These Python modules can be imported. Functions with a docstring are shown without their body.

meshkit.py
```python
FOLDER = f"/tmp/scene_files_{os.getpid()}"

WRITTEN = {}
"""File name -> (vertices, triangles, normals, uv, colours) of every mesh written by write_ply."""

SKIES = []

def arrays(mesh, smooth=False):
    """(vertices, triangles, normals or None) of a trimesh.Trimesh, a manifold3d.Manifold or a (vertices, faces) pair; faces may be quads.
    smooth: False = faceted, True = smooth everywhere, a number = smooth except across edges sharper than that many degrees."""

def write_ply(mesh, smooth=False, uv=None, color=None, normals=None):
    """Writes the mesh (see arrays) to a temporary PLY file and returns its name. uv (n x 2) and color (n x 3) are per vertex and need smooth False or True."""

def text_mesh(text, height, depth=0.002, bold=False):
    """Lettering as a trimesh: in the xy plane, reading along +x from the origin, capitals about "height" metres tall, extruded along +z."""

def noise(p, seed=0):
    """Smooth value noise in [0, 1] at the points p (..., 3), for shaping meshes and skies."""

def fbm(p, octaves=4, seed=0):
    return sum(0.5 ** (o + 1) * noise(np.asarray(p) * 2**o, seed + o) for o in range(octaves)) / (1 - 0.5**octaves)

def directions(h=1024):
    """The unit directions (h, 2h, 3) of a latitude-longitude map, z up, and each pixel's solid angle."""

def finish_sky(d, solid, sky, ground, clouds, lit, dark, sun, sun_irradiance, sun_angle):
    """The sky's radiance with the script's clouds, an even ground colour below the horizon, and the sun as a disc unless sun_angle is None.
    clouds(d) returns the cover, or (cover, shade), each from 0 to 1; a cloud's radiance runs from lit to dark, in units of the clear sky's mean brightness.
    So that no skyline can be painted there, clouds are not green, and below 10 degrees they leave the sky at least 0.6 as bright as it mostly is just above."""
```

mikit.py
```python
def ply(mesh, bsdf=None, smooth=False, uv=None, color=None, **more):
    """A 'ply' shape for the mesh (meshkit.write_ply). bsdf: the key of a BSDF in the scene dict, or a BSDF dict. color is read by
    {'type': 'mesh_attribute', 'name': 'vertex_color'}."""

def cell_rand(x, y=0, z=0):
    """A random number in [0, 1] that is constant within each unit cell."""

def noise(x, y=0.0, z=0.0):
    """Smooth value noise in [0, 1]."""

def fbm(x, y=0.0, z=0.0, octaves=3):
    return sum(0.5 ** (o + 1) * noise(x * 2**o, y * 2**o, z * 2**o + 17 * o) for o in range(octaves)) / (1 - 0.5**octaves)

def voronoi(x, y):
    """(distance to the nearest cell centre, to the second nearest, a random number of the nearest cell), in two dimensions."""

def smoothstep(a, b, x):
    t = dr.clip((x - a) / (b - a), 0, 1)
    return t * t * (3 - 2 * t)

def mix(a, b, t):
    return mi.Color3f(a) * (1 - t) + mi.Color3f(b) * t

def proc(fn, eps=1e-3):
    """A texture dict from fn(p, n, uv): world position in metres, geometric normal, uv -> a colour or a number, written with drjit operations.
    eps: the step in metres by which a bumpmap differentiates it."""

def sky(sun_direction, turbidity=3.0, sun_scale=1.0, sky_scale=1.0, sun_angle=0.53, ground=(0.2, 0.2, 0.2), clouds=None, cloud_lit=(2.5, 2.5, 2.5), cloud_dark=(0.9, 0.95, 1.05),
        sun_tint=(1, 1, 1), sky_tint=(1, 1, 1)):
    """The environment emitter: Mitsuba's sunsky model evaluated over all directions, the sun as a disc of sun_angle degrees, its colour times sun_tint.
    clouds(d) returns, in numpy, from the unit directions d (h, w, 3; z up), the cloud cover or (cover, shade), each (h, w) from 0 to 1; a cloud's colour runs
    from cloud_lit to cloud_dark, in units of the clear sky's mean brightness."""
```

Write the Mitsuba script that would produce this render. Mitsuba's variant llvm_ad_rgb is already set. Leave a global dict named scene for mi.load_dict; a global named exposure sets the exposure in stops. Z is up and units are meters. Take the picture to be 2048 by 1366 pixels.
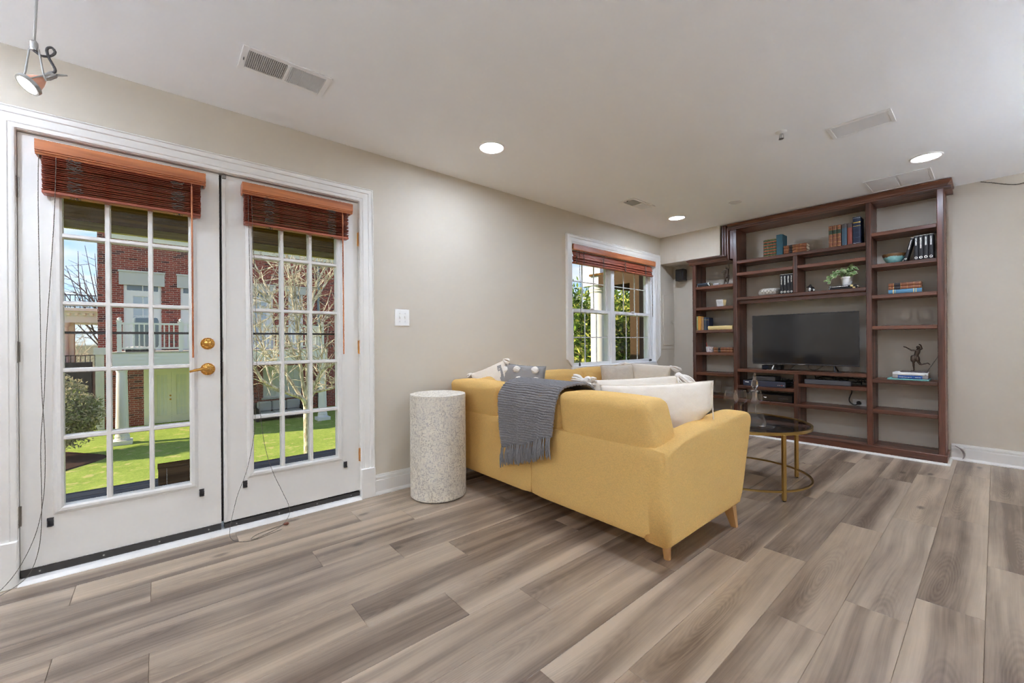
import math, random
import numpy as np
import trimesh
import drjit as dr
import mitsuba as mi
import mikit, meshkit
from mikit import proc, noise, fbm, voronoi, cell_rand, smoothstep, mix
from shapely.geometry import Polygon, box as sbox

T = mi.ScalarTransform4f
scene, labels = {}, {}

# ---------------------------------------------------------------- camera, sky, lamps' strength, exposure
EYE = (2.8749, 0.0, 1.083)
YAW, PITCH, ROLL, FOCAL = math.radians(-49.4394), math.radians(0.02526), math.radians(0.4544), 826.9
_f = np.array([math.sin(YAW) * math.cos(PITCH), math.cos(YAW) * math.cos(PITCH), math.sin(PITCH)])
_r = np.array([math.cos(YAW), -math.sin(YAW), 0.0])
_d = np.cross(_f, _r)
_right = math.cos(ROLL) * _r + math.sin(ROLL) * _d
_down = -math.sin(ROLL) * _r + math.cos(ROLL) * _d
_m = np.eye(4)
_m[:3, 0], _m[:3, 1], _m[:3, 2], _m[:3, 3] = -_right, -_down, _f, EYE
scene['camera'] = {'type': 'perspective', 'fov': 2 * math.degrees(math.atan(1024 / FOCAL)), 'fov_axis': 'x',
                   'near_clip': 0.02, 'far_clip': 500.0, 'to_world': T(_m.tolist())}


def sky_clouds(d):
    p = d / np.maximum(d[..., 2:3], 0.06)
    q = np.stack([p[..., 0] * 0.9, p[..., 1] * 0.9, p[..., 2] * 0], -1)
    n = meshkit.fbm(q + 7.3, 5, 3)
    cover = np.clip((n - 0.42) / 0.22, 0, 1) * 0.85
    return cover, np.clip((meshkit.fbm(q * 1.7 + 2.0, 3, 9) - 0.45) * 2.0, 0, 1) * 0.4


SUN = (-0.25, -0.80, 0.55)
SKY_SCALE, SUN_SCALE = 6.5, 6.5
scene['sky'] = mikit.sky(SUN, turbidity=3.0, sun_scale=SUN_SCALE, sky_scale=SKY_SCALE, ground=(0.16, 0.17, 0.12), clouds=sky_clouds,
                         cloud_lit=(2.2, 2.2, 2.25), cloud_dark=(1.4, 1.45, 1.6), sky_tint=(0.88, 0.97, 1.12))
LAMP = 190.0          # radiance of every recessed ceiling disc
LAMP_TINT = (0.92, 1.07, 1.35)
ADDED_UPLIGHT = 400.0       # radiance of the added, unseen uplights that brighten the ceiling
exposure = 0.0


def lin(r, g, b):
    return [(c / 255 / 12.92) if c / 255 <= 0.04045 else ((c / 255 + 0.055) / 1.055) ** 2.4 for c in (r, g, b)]


# ---------------------------------------------------------------- naming helpers
def numbered(key):
    """The key itself, or the key with the next free three-digit number."""
    used = lambda k: k in scene or k in labels or any(x.startswith(k + '__') for x in scene)
    if not used(key):
        return key
    i = _count.get(key, 0) + 1
    while used(f'{key}_{i:03d}'):
        i += 1
    _count[key] = i
    return f'{key}_{i:03d}'


_count, _known = {}, set()


def fresh(key):
    if key not in _known:
        _known.add(key)
        return key
    i = _count.get(key, 0) + 1
    _count[key] = i
    _known.add(f'{key}_{i:03d}')
    return f'{key}_{i:03d}'


def thing(name, label, cat, group=None):
    k = fresh(name)
    labels[k] = {'label': label, 'category': cat}
    if group:
        labels[k]['group'] = group
    return k


def struct(name, label=None):
    k = fresh(name)
    labels[k] = {'kind': 'structure'}
    if label:
        labels[k]['label'] = label
    return k


def put(key, mesh, mat, smooth=False, **kw):
    scene[key] = mikit.ply(mesh, mat, smooth=smooth, **kw)
    return key


def part(parent, name, mesh, mat, smooth=False, label=None, kind=None, **kw):
    k = fresh(parent + '__' + name)
    scene[k] = mikit.ply(mesh, mat, smooth=smooth, **kw)
    if label or kind:
        labels[k] = {}
        if label:
            labels[k]['label'] = label
        if kind:
            labels[k]['kind'] = kind
    return k


def reuse(parent, name, entry, xf=None, label=None):
    """Another entry that shares the ply of an earlier one."""
    k = fresh(parent + '__' + name)
    e = dict(entry)
    if xf is not None:
        e['to_world'] = xf
    scene[k] = e
    if label:
        labels[k] = {'label': label}
    return k


def one(name, mesh, mat, label, cat, smooth=False, group=None, **kw):
    """A thing that is a single mesh."""
    k = thing(name, label, cat, group)
    scene[k] = mikit.ply(mesh, mat, smooth=smooth, **kw)
    return k


# ---------------------------------------------------------------- mesh helpers
def cat(*ms):
    ms = [m for g in ms for m in (g if isinstance(g, (list, tuple)) else [g])]
    return trimesh.util.concatenate(ms)


def bx(x0, x1, y0, y1, z0, z1, b=0.0):
    x0, x1 = sorted((x0, x1)); y0, y1 = sorted((y0, y1)); z0, z1 = sorted((z0, z1))
    if b <= 0:
        m = trimesh.creation.box(extents=(x1 - x0, y1 - y0, z1 - z0))
        m.apply_translation(((x0 + x1) / 2, (y0 + y1) / 2, (z0 + z1) / 2))
        return m
    b = min(b, (x1 - x0) * .45, (y1 - y0) * .45, (z1 - z0) * .45)
    pts = []
    for X, sx in ((x0, 1), (x1, -1)):
        for Y, sy in ((y0, 1), (y1, -1)):
            for Z, sz in ((z0, 1), (z1, -1)):
                pts += [(X, Y + sy * b, Z + sz * b), (X + sx * b, Y, Z + sz * b), (X + sx * b, Y + sy * b, Z)]
    return trimesh.convex.convex_hull(np.array(pts))


def hull(pts):
    return trimesh.convex.convex_hull(np.array(pts, float))


def prism(poly, d, axis='z', at=0.0):
    """A shapely polygon (or point list) extruded by d. axis 'z': (x,y) plane; 'x': points are (y,z); 'y': points are (x,z)."""
    if not isinstance(poly, Polygon):
        poly = Polygon(poly)
    m = trimesh.creation.extrude_polygon(poly, d, engine='earcut')
    v = np.array(m.vertices)
    if axis == 'x':
        v = np.stack([v[:, 2] + at, v[:, 0], v[:, 1]], 1)
    elif axis == 'y':
        v = np.stack([v[:, 0], v[:, 2] + at, v[:, 1]], 1)
        m.faces = m.faces[:, ::-1]
    else:
        v[:, 2] += at
    m.vertices = v
    return m


def catmull(pts, n=8):
    p = np.array(pts, float)
    if len(p) < 3:
        return p
    q = np.vstack([2 * p[0] - p[1], p, 2 * p[-1] - p[-2]])
    out = []
    for i in range(1, len(q) - 2):
        for t in np.linspace(0, 1, n, endpoint=False):
            a, b, c, d = q[i - 1], q[i], q[i + 1], q[i + 2]
            out.append(0.5 * (2 * b + (c - a) * t + (2 * a - 5 * b + 4 * c - d) * t * t + (3 * b - a - 3 * c + d) * t ** 3))
    out.append(p[-1])
    return np.array(out)


def tube(pts, r, n=8, closed=False, caps=True):
    p = np.array(pts, float)
    k = len(p)
    r = np.broadcast_to(np.asarray(r, float), (k,))
    t = np.gradient(p, axis=0)
    if closed:
        t = np.roll(p, -1, 0) - np.roll(p, 1, 0)
    t /= np.linalg.norm(t, axis=1, keepdims=True) + 1e-12
    u = np.zeros_like(p)
    a = np.array([0, 0, 1.0]) if abs(t[0][2]) < 0.9 else np.array([1.0, 0, 0])
    for i in range(k):
        a = a - t[i] * (a @ t[i])
        a = a / (np.linalg.norm(a) + 1e-12)
        u[i] = a
    w = np.cross(t, u)
    ang = np.arange(n) * 2 * np.pi / n
    v = p[:, None] + r[:, None, None] * (np.cos(ang)[None, :, None] * u[:, None] + np.sin(ang)[None, :, None] * w[:, None])
    v = v.reshape(-1, 3)
    f = []
    for i in range(k if closed else k - 1):
        i2 = (i + 1) % k
        for j in range(n):
            j2 = (j + 1) % n
            f += [(i * n + j, i * n + j2, i2 * n + j2), (i * n + j, i2 * n + j2, i2 * n + j)]
    if caps and not closed:
        v = np.vstack([v, p[:1], p[-1:]])
        c0, c1 = len(v) - 2, len(v) - 1
        for j in range(n):
            j2 = (j + 1) % n
            f += [(c0, j2, j), (c1, (k - 1) * n + j, (k - 1) * n + j2)]
    return trimesh.Trimesh(v, np.array(f), process=False)


def lathe(prof, n=32, at=(0, 0, 0)):
    """Profile of (r, z), bottom to top, turned about z."""
    prof = np.array(prof, float)
    ang = np.arange(n) * 2 * np.pi / n
    k = len(prof)
    v = np.stack([prof[:, None, 0] * np.cos(ang), prof[:, None, 0] * np.sin(ang), np.repeat(prof[:, 1:2], n, 1)], -1).reshape(-1, 3)
    f = []
    for i in range(k - 1):
        for j in range(n):
            j2 = (j + 1) % n
            a, b, c, d = i * n + j, i * n + j2, (i + 1) * n + j2, (i + 1) * n + j
            if prof[i + 1, 0] > 1e-9:
                f.append((a, b, c)) if prof[i, 0] > 1e-9 else None
                f.append((a, c, d))
            elif prof[i, 0] > 1e-9:
                f.append((a, b, c))
    m = trimesh.Trimesh(v + np.array(at), np.array(f), process=True)
    return m


def grid_mesh(P, closed_u=False):
    """P: (nu, nv, 3)."""
    nu, nv = P.shape[:2]
    i, j = np.meshgrid(np.arange(nu if closed_u else nu - 1), np.arange(nv - 1), indexing='ij')
    i2 = (i + 1) % nu
    a, b, c, d = i * nv + j, i2 * nv + j, i2 * nv + j + 1, i * nv + j + 1
    f = np.concatenate([np.stack([a, b, c], -1).reshape(-1, 3), np.stack([a, c, d], -1).reshape(-1, 3)])
    return trimesh.Trimesh(P.reshape(-1, 3), f, process=False)


def xform(m, rot=(0, 0, 0), at=(0, 0, 0), scale=1.0):
    m = m.copy()
    if scale != 1.0:
        m.apply_scale(scale)
    R = trimesh.transformations.euler_matrix(*[math.radians(a) for a in rot], 'sxyz')
    m.apply_transform(R)
    m.apply_translation(at)
    return m


def soft_box(x0, x1, y0, y1, z0, z1, r=0.05, n=14, puff=0.0, fn=None):
    """A cushion: a rounded box from a cube-sphere grid, its faces swelling by puff."""
    hx, hy, hz = (x1 - x0) / 2, (y1 - y0) / 2, (z1 - z0) / 2
    s = trimesh.creation.box((2, 2, 2))
    lin_ = np.linspace(-1, 1, n)
    faces, verts = [], []
    for ax in range(3):
        for sg in (-1, 1):
            A, B = np.meshgrid(lin_, lin_, indexing='ij')
            P = np.zeros((n, n, 3))
            P[..., ax] = sg
            P[..., (ax + 1) % 3] = A
            P[..., (ax + 2) % 3] = B
            g = grid_mesh(P)
            if sg < 0:
                g.faces = g.faces[:, ::-1]
            verts.append(g)
    m = cat(verts)
    m.merge_vertices()
    v = np.array(m.vertices)
    h = np.array([hx, hy, hz])
    r = min(r, hx, hy, hz)
    core = np.clip(v * h, -(h - r), h - r)
    d = v * h - core
    # project cube shell onto a rounded box
    L = np.linalg.norm(d, axis=1, keepdims=True)
    out = core + np.where(L > 1e-9, d / np.maximum(L, 1e-9) * r, 0)
    if puff:
        w = np.prod(1 - (out / h) ** 2 * 0.999 + 1e-6, axis=1) if False else None
        for ax in range(3):
            o = [k for k in range(3) if k != ax]
            fall = np.clip(1 - (out[:, o[0]] / h[o[0]]) ** 2, 0, 1) * np.clip(1 - (out[:, o[1]] / h[o[1]]) ** 2, 0, 1)
            out[:, ax] += np.sign(out[:, ax]) * np.clip(np.abs(out[:, ax]) / h[ax], 0, 1) ** 4 * fall * puff
    if fn is not None:
        out = fn(out, h)
    m.vertices = out + np.array([(x0 + x1) / 2, (y0 + y1) / 2, (z0 + z1) / 2])
    return m


def pillow(w, h, t, n=26, pinch=0.0, seed=0, wrinkle=0.006):
    """A scatter cushion standing in the xz plane, thickness along y, centred, with pointed corners."""
    a = np.linspace(-1, 1, n)
    A, B = np.meshgrid(a, a, indexing='ij')
    edge = (1 - A ** 2) * (1 - B ** 2)
    prof = np.clip(edge, 0, 1) ** 0.42
    X = A * w / 2 * (1 - pinch * (1 - B ** 2) * np.abs(A) ** 3)
    Z = B * h / 2 * (1 - pinch * (1 - A ** 2) * np.abs(B) ** 3)
    pts = np.stack([A * 3 + seed, B * 3, A * 0], -1)
    nz = (meshkit.fbm(pts, 3, seed) - .5) * 2 * wrinkle * np.clip(edge * 4, 0, 1)
    F = np.stack([X, -prof * t / 2 + nz, Z], -1)
    K = np.stack([X, prof * t / 2 + nz, Z], -1)
    f, k = grid_mesh(F), grid_mesh(K)
    k.faces = k.faces[:, ::-1]
    m = cat(f, k)
    m.merge_vertices()
    return m


def flip(m):
    m = m.copy()
    m.faces = m.faces[:, ::-1]
    return m


def area_light(key, mesh, rad, mat='lamp_lens'):
    scene[key] = mikit.ply(mesh, mat)
    scene[key]['emitter'] = {'type': 'area', 'radiance': {'type': 'rgb', 'value': [float(v) for v in rad]}}
# ================================================================ materials
def rgb(v):
    return {'type': 'rgb', 'value': [float(x) for x in v]}


def two(b):
    return {'type': 'twosided', 'bsdf': b}


def plain(name, col, rough=0.5, spec=0.5, metal=0.0, **kw):
    scene[name] = two({'type': 'principled', 'base_color': rgb(col) if not isinstance(col, dict) else col, 'roughness': rough, 'specular': spec, 'metallic': metal, **kw})


def f_wall(p, n, uv):
    g = fbm(p.x * 1.3 + 3, p.y * 1.3, p.z * 1.3, 3)
    return mix(lin(205, 196, 180), lin(210, 201, 185), g)


def f_ceil(p, n, uv):
    g = fbm(p.x * 0.9, p.y * 0.9, 1.0, 2)
    return mix(lin(238, 238, 236), lin(243, 243, 241), g)


def f_floor(p, n, uv):
    # uv.x: 10 * plank number + metres along the plank, uv.y: metres across
    s = dr.floor(uv.x / 10.0)
    l = uv.x - 10.0 * s
    r1, r2, r3 = cell_rand(s, 3), cell_rand(s, 11), cell_rand(s, 23)
    w = uv.y + 0.050 * (fbm(l * 1.3 + s * 5.7, s * 1.3, 0.0, 2) - 0.5)
    # the sawn print: one darker side or heart, running out along the plank
    side = noise(w * 9.0 + s * 13.7, l * 0.6 + s * 3.1, 0.0)
    band = noise(w * 24.0 + s * 3.3, l * 0.9 + s * 7.9, 2.0)
    cloud = fbm(w * 30.0 + s * 2.1, l * 5.0 + s, 6.0, 3)
    streak = fbm(w * 130.0 + s * 17.0, l * 2.4 + s, 1.0, 3)
    fine = noise(w * 700.0 + s * 29.0, l * 11.0, 3.0)
    # cathedral figure round a long oval heart
    cx, cl = 0.055 + 0.08 * r2, 0.15 + 0.9 * r3
    dist = dr.sqrt(dr.square((w - cx) * 8.0) + dr.square((l - cl) * 1.0)) + 0.05 * (cloud - 0.5)
    near = smoothstep(0.62, 0.25, dist)
    rings = 0.5 + 0.5 * dr.sin(dist * 105.0 + 11.0 * noise(l * 5 + s, w * 16, 4.0))
    knot = smoothstep(0.030, 0.006, dr.sqrt(dr.square(w - cx) * 1.4 + dr.square((l - cl) * 0.55))) * smoothstep(0.45, 0.55, r1)
    t = 0.36 * smoothstep(0.25, 0.75, side) + 0.24 * smoothstep(0.2, 0.8, band) + 0.22 * cloud + 0.18 * streak
    t = (t - 0.5) * 1.35 + 0.54 + (r1 - 0.5) * 0.26 - 0.10 * near * (1 - rings) - 0.05 * near
    t = dr.clip(t - 0.07 * (fine - 0.5), 0.0, 1.0)
    c = mix(lin(97, 81, 68), lin(180, 160, 138), t)
    warm = mi.Color3f(1.0, 1.0, 1.0) + (r3 - 0.5) * mi.Color3f(0.04, 0.0, -0.06)
    return c * warm * (1.0 - 0.5 * knot)


def f_floor_bump(p, n, uv):
    s = dr.floor(uv.x / 10.0)
    l = uv.x - 10.0 * s
    return 0.6 * noise(uv.y * 420.0 + s * 29.0, l * 7.0, 3.0) + 0.4 * noise(uv.y * 160.0 + s * 9.0, l * 3.0, 1.0)


def wood(dark, light, axis, fine=1.0, seed=0.0):
    d, l = lin(*dark), lin(*light)

    def fn(p, n, uv):
        q = [p.x, p.y, p.z]
        a = q[axis]
        b, c = q[(axis + 1) % 3], q[(axis + 2) % 3]
        wob = 0.02 * noise(a * 2.2 + seed, b * 3, c * 3)
        broad = noise(b * 26 * fine + wob * 60 + seed, c * 26 * fine, a * 1.1)
        gr = fbm(b * 150 * fine + wob * 300, c * 150 * fine + seed, a * 4.5, 2)
        t = smoothstep(0.18, 0.82, 0.6 * broad + 0.4 * gr)
        return mix(d, l, t)
    return fn


def f_fabric(base, lo, hi, sc=900.0):
    b = lin(*base)

    def fn(p, n, uv):
        w = noise(p.x * sc * .55 + p.y * sc * .2, p.z * sc * .6, p.y * sc * .55)
        m = fbm(p.x * 160, p.y * 160, p.z * 160, 2)
        return mi.Color3f(b) * (lo + (hi - lo) * (0.6 * w + 0.4 * m))
    return fn


def f_weave(p, n, uv):
    return noise(p.x * 620.0 + p.y * 140, p.z * 620.0, p.y * 620.0)


scene['paint_wall'] = two({'type': 'principled', 'base_color': proc(f_wall), 'roughness': 0.62, 'specular': 0.35})
scene['paint_ceiling'] = two({'type': 'principled', 'base_color': proc(f_ceil), 'roughness': 0.75, 'specular': 0.25})
plain('paint_trim', lin(236, 234, 228), 0.33, 0.45)
plain('paint_door', lin(228, 226, 220), 0.36, 0.45)
scene['planks'] = two({'type': 'bumpmap', 'arbitrary': proc(f_floor_bump, 4e-4), 'scale': 0.00022,
                       'bsdf': {'type': 'principled', 'base_color': proc(f_floor), 'roughness': 0.34, 'specular': 0.42}})
scene['sub_floor'] = two({'type': 'diffuse', 'reflectance': rgb(lin(140, 122, 105))})
scene['case_upright'] = two({'type': 'principled', 'base_color': proc(wood((44, 26, 21), (100, 60, 45), 2)), 'roughness': 0.3, 'specular': 0.5})
scene['case_shelf'] = two({'type': 'principled', 'base_color': proc(wood((52, 31, 24), (112, 69, 50), 0, seed=4.0)), 'roughness': 0.3, 'specular': 0.5})
scene['blind_wood'] = two({'type': 'principled', 'base_color': proc(wood((122, 58, 40), (168, 92, 66), 1, seed=9.0)), 'roughness': 0.4, 'specular': 0.4})
scene['valance_wood'] = two({'type': 'principled', 'base_color': proc(wood((150, 80, 44), (206, 128, 78), 1, 0.6, seed=2.0)), 'roughness': 0.3, 'specular': 0.5})
scene['sofa_fabric'] = two({'type': 'bumpmap', 'arbitrary': proc(f_weave, 5e-4), 'scale': 0.0005,
                            'bsdf': {'type': 'principled', 'base_color': proc(f_fabric((214, 172, 104), 0.80, 1.16)), 'roughness': 0.85, 'specular': 0.15, 'sheen': 0.3}})
plain('leg_wood', lin(196, 146, 90), 0.4)
scene['clear_glass'] = {'type': 'dielectric', 'int_ior': 1.5, 'ext_ior': 1.0}
scene['pane_glass'] = {'type': 'thindielectric', 'int_ior': 1.5, 'ext_ior': 1.0}
plain('brass', lin(214, 160, 82), 0.22, 0.5, 1.0)
plain('gold_metal', lin(176, 146, 88), 0.32, 0.5, 1.0)
plain('steel', lin(190, 190, 188), 0.28, 0.5, 1.0)
plain('nickel', lin(150, 146, 138), 0.35, 0.5, 0.9)
plain('black_plastic', lin(28, 28, 30), 0.4)
plain('black_rubber', lin(30, 29, 28), 0.6, 0.3)
plain('dark_grey', lin(66, 66, 68), 0.5)
plain('white_plastic', lin(240, 239, 235), 0.3)
plain('lamp_lens', lin(250, 248, 240), 0.4)
plain('shadow_gap', lin(20, 20, 19), 0.9, 0.1)
plain('cord_grey', lin(92, 86, 78), 0.7, 0.2)

# ================================================================ room shell
XR, YB, YF, ZC = 5.6, 5.40, -4.2, 2.435
DY0, DY1, DZ = -0.497, 1.078, 2.078           # door opening
WY0, WY1, WZ0, WZ1 = 3.275, 4.93, 0.80, 2.118  # window opening

k = struct('wall_left')
outer = sbox(YF - .15, -0.05, YB + .15, ZC + .1)
outer = outer.difference(sbox(DY0, -0.1, DY1, DZ)).difference(sbox(WY0, WZ0, WY1, WZ1))
put(k, prism(outer, 0.15, 'x', -0.15), 'paint_wall')
k = struct('wall_back'); put(k, bx(-.15, XR + .15, YB, YB + .15, -.05, ZC + .1), 'paint_wall')
k = struct('wall_right'); put(k, bx(XR, XR + .15, YF - .15, YB, -.05, ZC + .1), 'paint_wall')
k = struct('wall_front'); put(k, bx(0, XR, YF - .15, YF, -.05, ZC + .1), 'paint_wall')
k = struct('ceiling'); put(k, bx(-.15, XR + .15, YF - .15, YB + .15, ZC, ZC + .12), 'paint_ceiling')
k = struct('soffit'); put(k, cat(bx(0, 0.768, 5.05, YB, 2.086, ZC)), 'paint_wall')

# the floor: planks of 190.5 x 1220 mm laid along the window wall
FLOOR = struct('floor'); put(FLOOR, bx(-.02, XR + .1, YF - .1, YB + .1, -.05, -.006), 'sub_floor')
ROW0, PW, PL = -0.0125, 0.1905, 1.22
starts = [0.33, 0.933, -0.03, 0.602, 0.936, -0.03, 0.603, 0.934, -0.022, 0.616, 0.95, 2.392, 1.845, 2.158, 2.40, 0.55, 1.5, 0.9, 0.2, 0.7, 1.1, 0.4]
seed_no = 0
for j in range(22):
    xa, xb = ROW0 + PW * j, ROW0 + PW * (j + 1)
    if j == 0:
        xa, xb = 0.003, ROW0 + PW
        # the first strip is ripped to the wall
    y = starts[j] - PL * math.ceil((starts[j] + 1.9) / PL)
    while y < YB:
        ya, yb = max(y, -1.9), min(y + PL, YB - .002)
        if yb - ya > 0.02 and xb > 0:
            g = 0.00045
            m = bx(xa + g, xb - g, ya + g, yb - g, -.006, 0.0, 0.0009)
            v = np.array(m.vertices)
            uv = np.stack([10 * seed_no + (v[:, 1] - y) + 0.5, v[:, 0] - xa], 1)
            part(FLOOR, 'plank', m, 'planks', uv=uv)
        seed_no += 1
        y += PL


def skirting(name, a, b, depth=0.014, along='y', wall=0.0, sgn=1, h=0.142):
    """Baseboard with a stepped cap and a shoe, from a to b."""
    prof = [(0, 0), (depth + .012, 0), (depth + .012, .008), (depth + .002, .022), (depth, .024), (depth, h - .040), (depth - .004, h - .037), (depth - .002, h - .018),
            (depth - .006, h - .015), (depth - .007, h), (0, h)]
    if along == 'y':
        m = prism([(wall + sgn * p[0], p[1]) for p in prof], b - a, 'y', a)
    else:
        m = prism([(wall + sgn * p[0], p[1]) for p in prof], b - a, 'x', a)
    k = struct(name)
    put(k, m, 'paint_trim')


skirting('baseboard_left', 1.160, 5.398)
skirting('baseboard_front_left', YF, -0.60)
skirting('baseboard_back', 2.615, XR, along='x', wall=YB, sgn=-1)
skirting('baseboard_corner', 0.0, 0.40, along='x', wall=YB, sgn=-1)


def casing_profile(w):
    # across (0 = opening edge, w = outer edge) and height off the wall
    return [(0, 0), (0, .010), (.006, .013), (.018, .013), (.022, .016), (w * .62, .018), (w * .66, .022), (w * .9, .024), (w * .93, .028), (w, .026), (w, 0)]


def mitred_casing(y0, y1, z0, z1, w, bottom=False):
    """Casing round an opening on the wall x=0: legs and a head with mitred corners, each its own mesh."""
    pr = casing_profile(w)
    out = []

    def run(p0, p1, din, d0, d1):
        # p0->p1: inner edge in (y, z); din: outward direction; d0, d1: mitre shift per metre of width at the ends
        p0, p1, din = map(np.array, (p0, p1, din))
        t = (p1 - p0) / np.linalg.norm(p1 - p0)
        n = len(pr)
        V = []
        for end, p, dd in ((0, p0, d0), (1, p1, d1)):
            for a, h in pr:
                q = p + din * a + t * dd * a
                V.append((h, q[0], q[1]))
        V = np.array(V)
        F = []
        for i in range(n):
            i2 = (i + 1) % n
            F += [(i, i2, n + i2), (i, n + i2, n + i)]
        m = trimesh.Trimesh(V, np.array(F), process=False)
        caps = trimesh.creation.extrude_polygon(Polygon(pr), 1, engine='earcut')
        tri = [f for f in caps.faces if np.all(np.isclose(caps.vertices[f][:, 2], 0))]
        idx = {tuple(np.round(p, 6)): i for i, p in enumerate(pr)}
        for f in tri:
            ids = [idx.get(tuple(np.round(caps.vertices[q][:2], 6))) for q in f]
            if None not in ids:
                F.append(ids); F.append([q + n for q in ids][::-1])
        m = trimesh.Trimesh(V, np.array(F), process=False)
        m.fix_normals()
        return m
    out.append(run((y0, z0), (y0, z1), (-1, 0), 1 if bottom else 0, 1))
    out.append(run((y1, z0), (y1, z1), (1, 0), 1 if bottom else 0, 1))
    out.append(run((y0, z1), (y1, z1), (0, 1), -1, 1))
    if bottom:
        out.append(run((y0, z0), (y1, z0), (0, -1), -1, 1))
    return out


k = struct('trim_1', 'white moulded casing around the french doors')
for nm, m in zip(('side_casing', 'side_casing', 'head_casing'), mitred_casing(DY0 + .010, DY1 - .010, .205, DZ - .010, .090)):
    part(k, nm, m, 'paint_trim', 30)
for a, b in ((-0.590, -0.483), (1.062, 1.161)):
    part(k, 'plinth_block', bx(0, .030, a, b, 0.0, .207, .003), 'paint_trim')
# jamb lining and threshold
part(k, 'jamb', bx(-.15, .002, DY0, DY0 + .012, 0, DZ), 'paint_trim')
part(k, 'jamb', bx(-.15, .002, DY1 - .012, DY1, 0, DZ), 'paint_trim')
part(k, 'head_jamb', bx(-.15, .002, DY0 + .012, DY1 - .012, DZ - .014, DZ), 'paint_trim')
part(k, 'stop', bx(-.15, -.07, DY0 + .012, DY0 + .026, 0, DZ - .014), 'black_rubber')
part(k, 'stop', bx(-.15, -.07, DY1 - .026, DY1 - .012, 0, DZ - .014), 'black_rubber')
part(k, 'stop', bx(-.15, -.07, DY0 + .026, DY1 - .026, DZ - .03, DZ - .014), 'black_rubber')
k = struct('trim_2', 'white threshold strip under the french doors')
put(k, hull([(x, y, z) for y in (DY0 + .012, DY1 - .012) for x, z in ((-.15, 0), (-.15, .02), (.0, .02), (.016, .016), (.030, .002), (.030, 0))]), 'paint_trim')

# ---------------------------------------------------------------- french doors
plain('door_sweep', lin(44, 42, 40), 0.55, 0.3)


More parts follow.
